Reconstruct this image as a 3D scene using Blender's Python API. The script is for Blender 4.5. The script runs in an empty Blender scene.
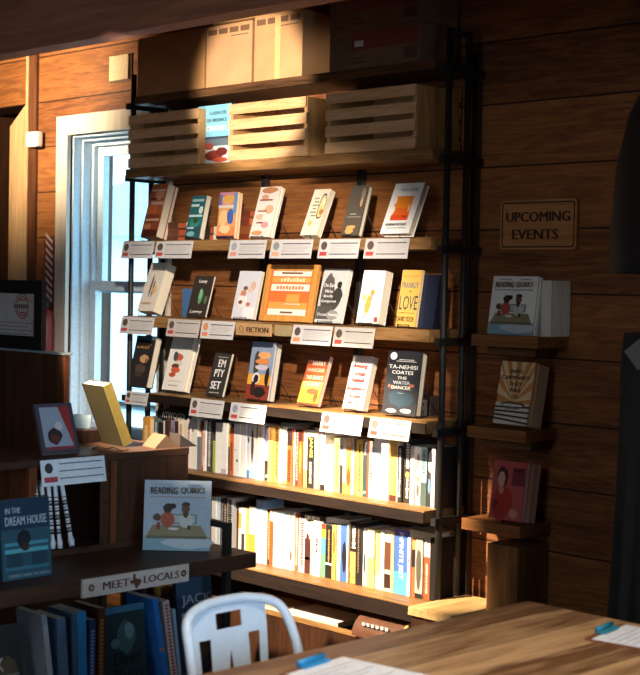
import bpy, bmesh, math, random
from mathutils import Vector, Matrix
random.seed(7)
S = bpy.context.scene; COL = S.collection
PI = math.pi
# ------------------------------------------------------------------ camera
CAM = Vector((4.5, -4.32, 1.6)); FPX = 1451.6
YAW, PITCH, ROLL = map(math.radians, (45.325, 2.0247, 1.1647))
def basis():
    cy, sy, cp, sp, cr, sr = math.cos(YAW), math.sin(YAW), math.cos(PITCH), math.sin(PITCH), math.cos(ROLL), math.sin(ROLL)
    fw = Vector((-sy, cy, 0)); rt = Vector((cy, sy, 0)); up = Vector((0, 0, 1))
    f2 = fw*cp - up*sp; u2 = up*cp + fw*sp
    return f2, rt*cr + u2*sr, u2*cr - rt*sr
FW, RT, UP = basis()
def ray(x, y): return FW + RT*((x-320)/FPX) - UP*((y-337.5)/FPX)
def onX(x, y, v): d = ray(x, y); return CAM + d*((v-CAM.x)/d.x)
def onY(x, y, v): d = ray(x, y); return CAM + d*((v-CAM.y)/d.y)
def onZ(x, y, v): d = ray(x, y); return CAM + d*((v-CAM.z)/d.z)
cd = bpy.data.cameras.new('camera'); cam = bpy.data.objects.new('camera', cd); COL.objects.link(cam)
cd.sensor_fit = 'HORIZONTAL'; cd.sensor_width = 36; cd.lens = 36*FPX/640
cam.matrix_world = Matrix(((RT.x, UP.x, -FW.x, CAM.x), (RT.y, UP.y, -FW.y, CAM.y), (RT.z, UP.z, -FW.z, CAM.z), (0, 0, 0, 1)))
cd.dof.use_dof = True; cd.dof.focus_distance = 5.75; cd.dof.aperture_fstop = 5.0
cd.clip_start = .05
S.camera = cam
S.view_settings.view_transform = 'Standard'; S.view_settings.look = 'None'
S.view_settings.gamma = 1; S.view_settings.use_curve_mapping = False; S.view_settings.exposure = 0.0

# ------------------------------------------------------------------ materials
_m = {}
def lin(c):
    return tuple((v/12.92 if v <= .04045 else ((v+.055)/1.055)**2.4) for v in c)
def hexc(h): return lin(tuple(int(h[i:i+2], 16)/255 for i in (0, 2, 4)))
def newmat(name):
    m = bpy.data.materials.new(name); m.use_nodes = True
    nt = m.node_tree; return m, nt, nt.nodes['Principled BSDF']
def plain(h, rough=.5, metal=0., var=.08, scale=60, name=None, spec=.4):
    """hex colour with a light procedural mottling"""
    k = (h, rough, metal, var, scale)
    if k in _m: return _m[k]
    m, nt, b = newmat(name or 'paint_'+h)
    c = hexc(h)
    n = nt.nodes.new('ShaderNodeTexNoise'); n.inputs['Scale'].default_value = scale; n.inputs['Detail'].default_value = 3
    tc = nt.nodes.new('ShaderNodeTexCoord'); nt.links.new(tc.outputs['Object'], n.inputs['Vector'])
    r = nt.nodes.new('ShaderNodeValToRGB')
    r.color_ramp.elements[0].position = .3; r.color_ramp.elements[1].position = .7
    r.color_ramp.elements[0].color = tuple(v*(1-var) for v in c)+(1,)
    r.color_ramp.elements[1].color = tuple(min(1, v*(1+var)) for v in c)+(1,)
    nt.links.new(n.outputs['Fac'], r.inputs['Fac']); nt.links.new(r.outputs['Color'], b.inputs['Base Color'])
    b.inputs['Roughness'].default_value = rough; b.inputs['Metallic'].default_value = metal
    b.inputs['Specular IOR Level'].default_value = spec
    _m[k] = m; return m
def wood(key, light, dark, axis='X', scale=1., rough=.55, plank=None, knots=.0, contrast=1., spec=.3, idv=.16):
    """grain running along axis; plank=(axis, origin, width, gap) adds boards and seams"""
    if key in _m: return _m[key]
    m, nt, b = newmat(key); N = nt.nodes.new; L = nt.links.new
    tc = N('ShaderNodeTexCoord'); sep = N('ShaderNodeSeparateXYZ'); L(tc.outputs['Object'], sep.inputs[0])
    ids = None
    def math_(op, a, b_=None, c_=None):
        n = N('ShaderNodeMath'); n.operation = op
        for i, v in enumerate((a, b_, c_)):
            if v is None: continue
            if isinstance(v, (int, float)): n.inputs[i].default_value = v
            else: L(v, n.inputs[i])
        return n.outputs[0]
    vec = tc.outputs['Object']
    seam = None
    if plank:
        pa, o, w, gap = plank
        q = math_('DIVIDE', math_('SUBTRACT', sep.outputs[pa], o), w)
        fl = math_('FLOOR', q); fr = math_('FRACT', q)
        edge = math_('MINIMUM', fr, math_('SUBTRACT', 1., fr))
        seam = math_('GREATER_THAN', edge, gap)
        wn = N('ShaderNodeTexWhiteNoise'); wn.noise_dimensions = '1D'; L(fl, wn.inputs['W']); ids = wn.outputs['Value']
        off = N('ShaderNodeCombineXYZ')
        L(math_('MULTIPLY', ids, 13.), off.inputs[0]); L(math_('MULTIPLY', ids, 7.), off.inputs[1]); L(math_('MULTIPLY', ids, 3.), off.inputs[2])
        ad = N('ShaderNodeVectorMath'); ad.operation = 'ADD'; L(vec, ad.inputs[0]); L(off.outputs[0], ad.inputs[1]); vec = ad.outputs[0]
    mp = N('ShaderNodeMapping'); L(vec, mp.inputs['Vector'])
    sc = {'X': (1.2, 14, 14), 'Y': (14, 1.2, 14), 'Z': (14, 14, 1.2)}[axis]
    mp.inputs['Scale'].default_value = tuple(v*scale for v in sc)
    n1 = N('ShaderNodeTexNoise'); n1.inputs['Scale'].default_value = 1.6; n1.inputs['Detail'].default_value = 6; n1.inputs['Roughness'].default_value = .6
    n1.inputs['Distortion'].default_value = 1.2; L(mp.outputs[0], n1.inputs['Vector'])
    n2 = N('ShaderNodeTexNoise'); n2.inputs['Scale'].default_value = 7; n2.inputs['Detail'].default_value = 4; L(mp.outputs[0], n2.inputs['Vector'])
    mix = math_('ADD', math_('MULTIPLY', n1.outputs['Fac'], .68), math_('MULTIPLY', n2.outputs['Fac'], .32))
    if ids is not None:
        mix = math_('ADD', mix, math_('MULTIPLY', math_('SUBTRACT', ids, .5), idv))
    r = N('ShaderNodeValToRGB'); L(mix, r.inputs['Fac'])
    r.color_ramp.elements[0].position = .5-.16/contrast; r.color_ramp.elements[1].position = .5+.16/contrast
    r.color_ramp.elements[0].color = hexc(dark)+(1,); r.color_ramp.elements[1].color = hexc(light)+(1,)
    colr = r.outputs['Color']
    if knots:
        v = N('ShaderNodeTexVoronoi'); v.inputs['Scale'].default_value = 1.
        mk = N('ShaderNodeMapping'); L(vec, mk.inputs['Vector'])
        mk.inputs['Scale'].default_value = {'X': (1.6, 5, 5), 'Y': (6.5, 2.2, 5), 'Z': (5, 5, 1.6)}[axis]; L(mk.outputs[0], v.inputs['Vector'])
        kr = N('ShaderNodeMapRange'); L(v.outputs['Distance'], kr.inputs['Value'])
        kr.inputs['From Min'].default_value = .06; kr.inputs['From Max'].default_value = .2
        kr.inputs['To Min'].default_value = knots; kr.inputs['To Max'].default_value = 0
        mx = N('ShaderNodeMix'); mx.data_type = 'RGBA'; L(kr.outputs[0], mx.inputs['Factor'])
        L(colr, mx.inputs['A']); mx.inputs['B'].default_value = tuple(v_*.35 for v_ in hexc(dark))+(1,); colr = mx.outputs['Result']
    if seam is not None:
        mx = N('ShaderNodeMix'); mx.data_type = 'RGBA'; L(seam, mx.inputs['Factor'])
        mx.inputs['A'].default_value = tuple(v_*.22 for v_ in hexc(dark))+(1,); L(colr, mx.inputs['B']); colr = mx.outputs['Result']
    L(colr, b.inputs['Base Color']); b.inputs['Roughness'].default_value = rough
    b.inputs['Specular IOR Level'].default_value = spec
    bp = N('ShaderNodeBump'); bp.inputs['Strength'].default_value = .25; bp.inputs['Distance'].default_value = .004
    h = mix if seam is None else math_('MULTIPLY', mix, seam)
    L(h, bp.inputs['Height']); L(bp.outputs[0], b.inputs['Normal'])
    _m[key] = m; return m
WALL = wood('wall_planks', 'A06636', '62371C', 'X', 1.7, .6, plank=('Z', 1.355, .2355, .014), knots=.3)
CEIL = wood('ceiling_boards', '7A4A2C', '4A2814', 'X', .8, .6, plank=('Y', 0, .2, .02))
BEAMW = wood('beam_wood', 'B0745A', '84563F', 'X', .7, .6)
FLOORW = wood('floor_boards', '5A3A24', '2E1B10', 'X', .8, .5, plank=('Y', 0, .14, .02))
SHELFW = wood('shelf_board_wood', 'A67C4C', '63401F', 'X', 1.2, .5)
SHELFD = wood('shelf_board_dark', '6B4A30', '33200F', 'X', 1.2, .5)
PINE = wood('crate_pine', 'DFB58A', 'B98A58', 'X', 1.2, .55)
PINE2 = wood('crate_pine_end', 'D4A46C', 'A97842', 'Z', 1.2, .55)
TABLEW = wood('table_planks', 'C09A70', '6A482E', 'Y', .9, .4, plank=('X', 2.1, .142, .01), knots=.85, contrast=1.1, spec=.5, idv=.3)
DARKW = wood('dark_cabinet_wood', '4A2C1B', '26160D', 'Z', 1., .5)
DARKX = wood('dark_shelf_wood', '503424', '2B1B12', 'Y', 1., .5)
REDW = wood('reddish_wood', '7C4326', '4C2614', 'Z', 1., .5)
WALLSH = wood('wall_shelf_wood', 'A0683A', '5E3619', 'X', 1., .5)
STUMP = wood('bracket_wood', '9A6A3E', '5A3A1E', 'Z', .8, .6, knots=.3)
LIGHTW = wood('light_timber', 'CBA67A', 'A37E54', 'Z', 1., .55)
BENCHW = wood('bench_wood', 'D2AE78', '9B7242', 'Y', 1., .55)
BLACK = plain('2C2825', .5, .3, name='black_steel')
STEEL = plain('5E5A55', .45, .7, name='grey_steel')
WHITE = plain('E8E4DC', .55)
PAGES = None
def pages_mat():
    """cream paper with fine leaf lines"""
    if 'pages' in _m: return _m['pages']
    m, nt, b = newmat('page_edges'); N = nt.nodes.new; L = nt.links.new
    tc = N('ShaderNodeTexCoord'); mp = N('ShaderNodeMapping'); mp.inputs['Scale'].default_value = (2, 600, 2); L(tc.outputs['Object'], mp.inputs[0])
    n = N('ShaderNodeTexNoise'); n.inputs['Scale'].default_value = 1; L(mp.outputs[0], n.inputs['Vector'])
    r = N('ShaderNodeValToRGB'); r.color_ramp.elements[0].position = .3; r.color_ramp.elements[1].position = .7
    r.color_ramp.elements[0].color = hexc('C9B698')+(1,); r.color_ramp.elements[1].color = hexc('EBDDC4')+(1,)
    L(n.outputs['Fac'], r.inputs[0]); L(r.outputs[0], b.inputs['Base Color']); b.inputs['Roughness'].default_value = .8
    _m['pages'] = m; return m
PAGES = pages_mat()
def glass_mat():
    m, nt, b = newmat('window_glass'); N = nt.nodes.new; L = nt.links.new
    nt.nodes.remove(b)
    t = N('ShaderNodeBsdfTransparent'); t.inputs[0].default_value = (.93, .97, 1, 1); g = N('ShaderNodeBsdfGlossy'); g.inputs['Roughness'].default_value = .03
    mx = N('ShaderNodeMixShader'); mx.inputs[0].default_value = .06
    L(t.outputs[0], mx.inputs[1]); L(g.outputs[0], mx.inputs[2]); L(mx.outputs[0], nt.nodes['Material Output'].inputs[0])
    return m
GLASS = glass_mat()

# ------------------------------------------------------------------ mesh helpers
class MB:
    def __init__(s): s.bm = bmesh.new(); s.mats = []
    def mi(s, m):
        if m not in s.mats: s.mats.append(m)
        return s.mats.index(m)
    def _fin(s, vs, m, M):
        fs = set(f for v in vs for f in v.link_faces)
        i = s.mi(m)
        for f in fs: f.material_index = i
        if M is not None: bmesh.ops.transform(s.bm, matrix=M, verts=vs)
    def box(s, a, b, m, M=None, bev=0.):
        r = bmesh.ops.create_cube(s.bm, size=1.)
        vs = r['verts']
        for v in vs: v.co = Vector([(a[k]+b[k])/2 + v.co[k]*(b[k]-a[k]) for k in range(3)])
        if bev:
            es = list(set(e for v in vs for e in v.link_edges))
            rr = bmesh.ops.bevel(s.bm, geom=es, offset=bev, segments=2, affect='EDGES', profile=.6)
            vs = list(set(v for f in rr['faces'] for v in f.verts))
            seen = set(vs); st = list(vs)
            while st:
                v = st.pop()
                for e in v.link_edges:
                    o = e.other_vert(v)
                    if o not in seen: seen.add(o); st.append(o)
            vs = list(seen)
        s._fin(vs, m, M); return s
    def prism(s, pts, h0, h1, m, axis='Y', M=None):
        """polygon of (u,v) pulled along axis: Y -> (u,h,v); X -> (h,u,v); Z -> (u,v,h)"""
        f = {'Y': lambda u, v, h: (u, h, v), 'X': lambda u, v, h: (h, u, v), 'Z': lambda u, v, h: (u, v, h)}[axis]
        A = [s.bm.verts.new(f(u, v, h0)) for u, v in pts]; B = [s.bm.verts.new(f(u, v, h1)) for u, v in pts]
        n = len(pts)
        s.bm.faces.new(A); s.bm.faces.new(B[::-1])
        for i in range(n): s.bm.faces.new((A[i], B[i], B[(i+1) % n], A[(i+1) % n]))
        s._fin(A+B, m, M); return s
    def disc(s, c, ru, rv, h0, h1, m, axis='Y', n=20, M=None):
        return s.prism([(c[0]+ru*math.cos(2*PI*i/n), c[1]+rv*math.sin(2*PI*i/n)) for i in range(n)], h0, h1, m, axis, M)
    def tube(s, pts, r, m, n=8, closed=False, M=None):
        pts = [Vector(p) for p in pts]; rings = []
        N_ = len(pts); allv = []
        prev = None
        for i, p in enumerate(pts):
            if closed: t = pts[(i+1) % N_]-pts[i-1]
            else: t = pts[min(i+1, N_-1)]-pts[max(i-1, 0)]
            t.normalize()
            if prev is None:
                a = Vector((0, 0, 1)) if abs(t.z) < .9 else Vector((1, 0, 0))
                u = t.cross(a).normalized()
            else: u = (prev - t*prev.dot(t)).normalized()
            prev = u; w = t.cross(u)
            rr = r[i] if isinstance(r, (list, tuple)) else r
            ring = [s.bm.verts.new(p+u*(rr*math.cos(2*PI*k/n))+w*(rr*math.sin(2*PI*k/n))) for k in range(n)]
            rings.append(ring); allv += ring
        for i in range(N_ if closed else N_-1):
            A, B = rings[i], rings[(i+1) % N_]
            for k in range(n): s.bm.faces.new((A[k], A[(k+1) % n], B[(k+1) % n], B[k]))
        if not closed:
            s.bm.faces.new(rings[0][::-1]); s.bm.faces.new(rings[-1])
        i = s.mi(m)
        for f in set(f for v in allv for f in v.link_faces): f.material_index = i; f.smooth = True
        if M is not None: bmesh.ops.transform(s.bm, matrix=M, verts=allv)
        return s
    def grid(s, P, m, smooth=True, closed_u=False):
        V = [[s.bm.verts.new(p) for p in row] for row in P]; i = s.mi(m)
        for a in range(len(V)-1):
            R = len(V[a])
            for b in range(R if closed_u else R-1):
                f = s.bm.faces.new((V[a][b], V[a][(b+1) % R], V[a+1][(b+1) % R], V[a+1][b])); f.material_index = i; f.smooth = smooth
        return s
    def text(s, body, cx, cz, w, h, y, m, M=None, thick=.0005, bold=0., rot=0., slant=0.):
        me = text_mesh(body, 0.)
        if bold:                       # heavier strokes: the same letters set twice more, a hair apart
            for dx in (-1, 1):
                s.text(body, cx+dx*bold*h*1.1*math.cos(rot), cz+dx*bold*h*1.1*math.sin(rot), w, h, y-.00004*(dx+2), m, M, thick, 0., rot, slant)
        vs = []
        mp = {}
        xs = [v.co.x for v in me.vertices]; ys = [v.co.y for v in me.vertices]
        if not xs: return s
        x0, x1, y0, y1 = min(xs), max(xs), min(ys), max(ys)
        cr, sr = math.cos(rot), math.sin(rot)
        for v in me.vertices:
            u = ((v.co.x-x0)/(x1-x0)-.5)*w; q = ((v.co.y-y0)/(y1-y0)-.5)*h
            u += slant*q
            vs.append(s.bm.verts.new((cx+u*cr-q*sr, y-(thick if v.co.z > 0 else 0), cz+u*sr+q*cr)))
        i = s.mi(m)
        for p in me.polygons:
            try:
                f = s.bm.faces.new([vs[k] for k in p.vertices]); f.material_index = i
            except ValueError: pass
        if M is not None: bmesh.ops.transform(s.bm, matrix=M, verts=vs)
        return s
    def build(s, name, parent=None, recalc=True, loc=None):
        if recalc: bmesh.ops.recalc_face_normals(s.bm, faces=s.bm.faces)
        me = bpy.data.meshes.new(name); s.bm.to_mesh(me); s.bm.free()
        for m in s.mats: me.materials.append(m)
        o = bpy.data.objects.new(name, me); COL.objects.link(o)
        if parent is not None: o.parent = parent
        if loc is not None:
            me.transform(Matrix.Translation(-Vector(loc))); o.location = loc
        return o
_tx = {}
def text_mesh(body, bold):
    k = (body, bold)
    if k in _tx: return _tx[k]
    c = bpy.data.curves.new('lettering', 'FONT'); c.body = body; c.extrude = .01; c.offset = bold; c.align_x = 'CENTER'; c.resolution_u = 2
    o = bpy.data.objects.new('lettering', c); COL.objects.link(o)
    bpy.context.view_layer.update()
    me = bpy.data.meshes.new_from_object(o.evaluated_get(bpy.context.evaluated_depsgraph_get()))
    bpy.data.objects.remove(o); bpy.data.curves.remove(c)
    _tx[k] = me; return me
LABELS = set()
def tag(o, label, cat, group=None, kind=None):
    assert 4 <= len(label.split()) <= 16, (len(label.split()), label)
    if label in LABELS: print('DUPLICATE LABEL', label)
    LABELS.add(label)
    o['label'] = label; o['category'] = cat
    if group: o['group'] = group
    if kind: o['kind'] = kind
    return o
def thing(name, label, cat, loc=(0, 0, 0), rot=(0, 0, 0), group=None):
    o = bpy.data.objects.new(name, None); o.empty_display_size = .05; COL.objects.link(o); o.location = loc; o.rotation_euler = rot
    return tag(o, label, cat, group)
def struct(o): o['kind'] = 'structure'; return o

# ------------------------------------------------------------------ the room
X0, X1, Y0, ZC = -4.2, 6.2, -7.2, 3.1
WX0, WX1, WZ0, WZ1 = -1.71, -.95, .78, 2.345      # window opening
T = .2
mb = MB()
for a, b in (((-2.09, 0, 0), (WX0, T, ZC)), ((WX1, 0, 0), (X1, T, ZC)), ((WX0, 0, 0), (WX1, T, WZ0)), ((WX0, 0, WZ1), (WX1, T, ZC)),
             ((X0, 0, 2.53), (-2.09, T, ZC)), ((X0, 0, 0), (-2.75, T, 2.53))):
    mb.box(a, b, WALL)
struct(mb.build('wall_back'))
struct(MB().box((X0, Y0, -.1), (X1, T, 0), FLOORW).build('floor'))
struct(MB().box((X0, Y0, ZC), (X1, T, ZC+.1), CEIL).build('ceiling'))
struct(MB().box((X0-.15, Y0, 0), (X0, T, ZC), DARKW).build('wall_left'))
struct(MB().box((X1, Y0, 0), (X1+.15, T, ZC), DARKW).build('wall_right'))
FRW = plain('6B5A4A', .7)
struct(MB().box((X0, Y0-.15, 0), (X1, Y0, ZC), FRW).build('wall_front'))
# alcove beyond the opening at far left
mb = MB()
mb.box((-2.85, .48, 0), (-2.05, .52, 2.7), DARKW).box((-2.85, T, 0), (-2.75, .48, 2.7), DARKW).box((-2.09, T, 0), (-2.05, .48, 2.7), DARKW).box((-2.75, T, 2.62), (-2.05, .48, 2.7), DARKW)
mb.box((-2.75, T, -.1), (-2.05, .48, 0), FLOORW)
struct(mb.build('wall_alcove'))
struct(MB().box((-2.075, -.016, 0), (-2.005, 0, ZC), wood('post_wood', '6A4028', '42240F', 'Z', 1., .6)).build('trim_1'))
# lit timber frame at the far left: brace board with its slanted top, beside the post
mb = MB(); mb.prism([(-2.25, 0), (-2.078, 0), (-2.078, 2.53), (-2.1, 2.53), (-2.25, 2.42)], -.018, 0.0, LIGHTW, 'Y')
mb.box((-2.098, -.02, 2.53), (-2.077, 0, ZC), LIGHTW)
struct(mb.build('trim_2'))
# ladder-like light timber inside the opening
th = thing('timber_rack', 'pale timber rack with a grey rail inside the opening at far left', 'rack', (-2.45, .3, 0))
MB().box((-.06, -.02, 0), (-.03, .02, 2.42), plain('B9B0A2', .5)).build('rail', th)
MB().box((.28, .03, 0), (.34, .07, 2.4), LIGHTW).build('upright', th)
MB().box((.03, .0, 0), (.1, .04, 2.4), LIGHTW).build('upright', th)
for z in (.4, .9, 1.4, 1.85, 2.2): MB().box((-.2, .02, z), (.4, .06, z+.1), LIGHTW).build('crossbar', th)
# ceiling beam in front of the bookcase
struct(MB().box((X0, -1.2, 2.482), (X1, -1.105, ZC), BEAMW, bev=.004).build('trim_3'))
# window
BEIGE = wood('window_casing', 'D8CDBE', 'BFB09C', 'Z', 1.5, .5); WPAINT = plain('C6D6E0', .4)
mb = MB()
cw = .098
mb.box((WX0-cw, -.022, WZ0-cw), (WX0, 0.01, WZ1+cw), BEIGE).box((WX1, -.022, WZ0-cw), (WX1+.075, 0.01, WZ1+cw), BEIGE)
mb.box((WX0, -.022, WZ1), (WX1, 0.01, WZ1+cw), BEIGE).box((WX0, -.03, WZ0-cw), (WX1, .01, WZ0), BEIGE)
for k, (y0, y1, d) in enumerate(((0.012, .06, .012), (.06, .11, .028), (.11, .17, .05))):     # stepped jamb
    mb.box((WX0, y0, WZ0), (WX0+d, y1, WZ1), WPAINT).box((WX1-d, y0, WZ0), (WX1, y1, WZ1), WPAINT)
    mb.box((WX0+d, y0, WZ1-d), (WX1-d, y1, WZ1), WPAINT).box((WX0+d, y0, WZ0), (WX1-d, y1, WZ0+d), WPAINT)
w1 = struct(mb.build('window_1'))
ZM = 1.575; sx0, sx1 = WX0+.05, WX1-.05
def sash(z0, z1, y, name):
    m = MB(); f = .05
    m.box((sx0, y, z0), (sx0+f, y+.035, z1), WPAINT).box((sx1-f, y, z0), (sx1, y+.035, z1), WPAINT)
    m.box((sx0+f, y, z1-f), (sx1-f, y+.035, z1), WPAINT).box((sx0+f, y, z0), (sx1-f, y+.035, z0+f), WPAINT)
    o = m.build(name, w1)
    MB().box((sx0+f, y+.015, z0+f), (sx1-f, y+.02, z1-f), GLASS).build('pane', o)
sash(ZM-.03, WZ1-.05, .135, 'upper_sash'); sash(WZ0+.05, ZM+.03, .095, 'lower_sash')
# outside: pale house with a grey roof
mb = MB(); SID = plain('E2EEF2', .7, var=.04, scale=3); ROOF = plain('A9BCC4', .8, var=.15, scale=5)
hs = thing('neighbour_house', 'pale house with a grey sloping roof seen outside the window', 'house', (-9.5, 7.5, 0))
mb = MB(); mb.box((-4.5, 0, 0), (6, 5, 2.15), SID); mb.box((-4.6, -.05, 2.05), (6.1, 0, 2.2), plain('DDE8EE', .6)); mb.build('house_wall', hs)
MB().prism([(-.35, 2.2), (2.5, 3.25), (5.3, 2.2)], -5, 6.5, ROOF, 'X').build('roof', hs)
mb = MB()
for k in range(14): mb.box((2.9+k*.0, -.012, .15*k), (6, -.0, .15*k+.012), plain('9DB6C0', .7))
mb.build('siding_lines', hs)
struct(MB().box((-40, T+.02, -.25), (30, 60, -.12), plain('E8EDEE', .9)).build('ground_outside'))

# ------------------------------------------------------------------ things on the wall at left
p0 = onY(112, 82, 0); p1 = onY(131.5, 54, 0)
th = thing('wall_plate', 'square cream plate on the plank wall above the window', 'wall plate', (p0.x, 0, p0.z))
w, h = p1.x-p0.x, p1.z-p0.z
MB().box((0, -.02, 0), (w, 0, h), plain('D9BE97', .6), bev=.004).build('plate', th)
MB().box((-.006, -.008, -.008), (w+.012, 0, h+.004), plain('5E4A36', .6)).build('backing', th)
p0 = onY(32, 148, -.016); p1 = onY(43.5, 131.5, -.016)
th = thing('motion_sensor', 'small white sensor box on the reddish post left of the window', 'sensor', (p0.x, -.016, p0.z))
MB().box((0, -.04, 0), (p1.x-p0.x, 0, p1.z-p0.z), WHITE, bev=.01).build('housing', th)
MB().box((.015, -.043, .012), (p1.x-p0.x-.015, -.039, .03), plain('C9C6C0', .4)).build('lens', th)
# striped hanging and the red box on the tall cabinet
p0 = onY(51, 310, -.03); p1 = onY(46.5, 252, -.03)
th = thing('striped_pennant', 'red and white diagonally striped hanging strip left of the window', 'hanging', (p0.x-.05, -.012, p0.z))
hh = p1.z-p0.z+.06
MB().prism([(-.02, .05), (.045, 0), (.05, hh), (-.04, hh)], -.006, .006, plain('6B2620', .7)).build('strip', th)
mb = MB()
for k in range(9):
    z = .06+k*hh/9.5
    mb.prism([(-.02, z+.02), (.04, z-.02), (.04, z-.004), (-.02, z+.036)], -.0085, -.006, plain('C9B8AE', .7))
mb.build('white_stripes', th)

# ------------------------------------------------------------------ bookcase
BXL, BXR, BF = -.9, .965, -.26
ZT, ZK, ZA, ZB, ZCC, ZD, ZE = 2.445, 2.119, 1.79, 1.446, 1.104, .772, .416
bc = thing('bookcase', 'tall wooden shelf unit with black pipe posts filled with books', 'bookcase', (0, 0, 0))
def board(z, t, mat, name='shelf_board', xl=BXL, xr=BXR, front=None, fr=BF):
    MB().box((xl, fr, z-t), (xr, -.012, z), mat, bev=.002).build(name, bc)
    if front: MB().box((xl, fr-.006, z-t-.002), (xr, fr, z-.006), front).build('shelf_edge', bc)
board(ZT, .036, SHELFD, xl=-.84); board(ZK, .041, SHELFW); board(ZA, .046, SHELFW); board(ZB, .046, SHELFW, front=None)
EDGEW = wood('dark_edge_wood', '2A1C14', '150D09', 'X', 1.2, .6)
board(ZCC, .042, SHELFW, front=EDGEW, xl=-.7); board(ZD, .044, SHELFW, front=EDGEW); board(ZE, .06, SHELFW, front=EDGEW, fr=-.275)
for z, x0, x1 in ((ZB, -.9, .965),): pass
for xx in (-.925, .985):
    for yy, nm in ((-.20, 'front_post'), (-.09, 'rear_post')):
        MB().tube([(xx, yy, 0), (xx, yy, 2.56)], .013, BLACK, 10).build(nm, bc)
for xx in (-.9, -.205, .377, .975):
    o = MB().box((xx-.02, -.03, 0), (xx+.006, -.002, 2.5), BLACK).build('wall_upright', bc)
    MB().box((xx+.006, -.03, 0), (xx+.0075, -.002, 2.5), STEEL).build('upright_face', o)
for z, t in ((ZT, .036), (ZK, .041), (ZA, .046), (ZB, .046), (ZCC, .042), (ZD, .044), (ZE, .06)):
    for xx in (-.925, .985):
        MB().box((xx-.012, -.235, z-t-.012), (xx+.012, -.004, z-t+.016), BLACK).build('side_rail', bc)
for xx in (.985,):
    MB().tube([(xx, -.2, 2.55), (xx, -.09, 2.55)], .013, BLACK).build('top_rail', bc)

# ------------------------------------------------------------------ books standing face out
def art_poly(mb, pts, layer, m, W, H, y=0.):
    mb.prism([(u*W, v*H) for u, v in pts], y-.0004-.0003*layer, y, m)
def rect(a, b, c, d): return [(a, b), (c, b), (c, d), (a, d)]
def ell(cx, cy, rx, ry, n=18): return [(cx+rx*math.cos(2*PI*i/n), cy+ry*math.sin(2*PI*i/n)) for i in range(n)]
def blob(cx, cy, rx, ry, seed=1, n=16, j=.25):
    R = random.Random(seed)
    return [(cx+rx*(1-j*R.random())*math.cos(2*PI*i/n), cy+ry*(1-j*R.random())*math.sin(2*PI*i/n)) for i in range(n)]
def book_body(root, W, H, t, colr, hard=False, back=None):
    """closed book: front and back board, spine at the left, page block"""
    cm = plain(colr, .38, var=.04); bk = plain(back, .4, var=.04) if back else cm
    b = .0028 if hard else .0012; ins = .004 if hard else .0008
    mb = MB(); mb.box((0, 0, 0), (W, b, H), cm); mb.box((0, t-b, 0), (W, t, H), bk); mb.box((0, b, 0), (b, t-b, H), cm)
    mb.build('cover', root)
    MB().box((b, b, ins), (W-ins, t-b, H-ins), PAGES).build('page_block', root)
def draw(root, W, H, art, texts, y=0.):
    if art:
        mb = MB()
        for i, (pts, c) in enumerate(art): art_poly(mb, pts, i, plain(c, .4, var=.03), W, H, y)
        mb.build('cover_artwork', root, recalc=True)
    if texts:
        mb = MB(); L = .0004+.0003*len(art)+.0003
        for tx in texts:
            body, cx, cy, w, h, c = tx[:6]; kw = tx[6] if len(tx) > 6 else {}
            mb.text(body, cx*W, cy*H, w*W, h*H, y-L+.0003, plain(c, .45, var=.02), **kw)
        mb.build('title_lettering', root)
def easel(label, X, Y, z, W, lean, H, t):
    """black wire book easel: two legs with lips, back prop"""
    e = thing('wire_easel', label, 'easel', (X, Y, z), group='black wire easels on the shelves')
    r = .0016; s, c = math.sin(lean), math.cos(lean)
    mb = MB()
    for q in (.22, .78):
        x = W*q
        mb.tube([(x, -.012, .016), (x, -.012, .003), (x, 0, .002), (x, t*c+.006, .002), (x, t*c+.008+H*.6*s, H*.6*c)], r, BLACK, 6)
    mb.tube([(W*.22, t*c+.008+H*.6*s, H*.6*c), (W*.78, t*c+.008+H*.6*s, H*.6*c)], r, BLACK, 6)
    mb.tube([(W*.22, -.012, .014), (W*.78, -.012, .014)], r, BLACK, 6)
    mb.build('wire_frame', e)
    MB().tube([(W*.9, t*c+.004+H*.5*s, H*.5*c), (W*1.0, min(t*c+.03+H*.3, -Y-.035), .002)], r, BLACK, 6).build('back_prop', e)
def face_book(z, bl, tl, brx, t, colr, art, texts, label, name='paperback_book', Y=-.205, hard=False, copies=1, back=None, step=.006, ez=None, cat='book'):
    A = onY(bl[0], bl[1], Y); B = onY(brx, bl[1], Y); C = onX(tl[0], tl[1], A.x)
    lean = math.atan2(C.y-Y, C.z-A.z); H = math.hypot(C.y-Y, C.z-A.z); W = B.x-A.x
    lean = max(.03, min(lean, .5)); s, c = math.sin(lean), math.cos(lean)
    tot = t
    lift = .0045+tot*s
    if tot*c+H*s > -Y-.03: pass
    Yp = Y
    nm = name; cp = copies if isinstance(copies, (list, tuple)) else [t/copies]*copies
    d = 0.
    for k, tk in enumerate(cp):
        rt = thing(nm, label if k == 0 else second(label, k, len(cp)), cat, (A.x+(.004*k), Yp+d*c, z+lift-d*s), (-lean, 0, 0), group='books shown face out on the shelves' if z > 1 else None)
        book_body(rt, W, H - .003*(k % 2), tk-.0006, colr, hard, back)
        if k == 0: draw(rt, W, H, art, texts)
        d += tk
    if ez: easel(ez, A.x, Yp, z, W, lean, H, tot)
    return rt
def second(label, k, n):
    w = label.split()
    base = ' '.join(w[:8])
    return ('copy behind the ' if n == 2 else ('second copy behind the ' if k == 1 else 'rearmost copy behind the ')) + base
O, K = 'E8843A', '1E1C1B'
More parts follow.
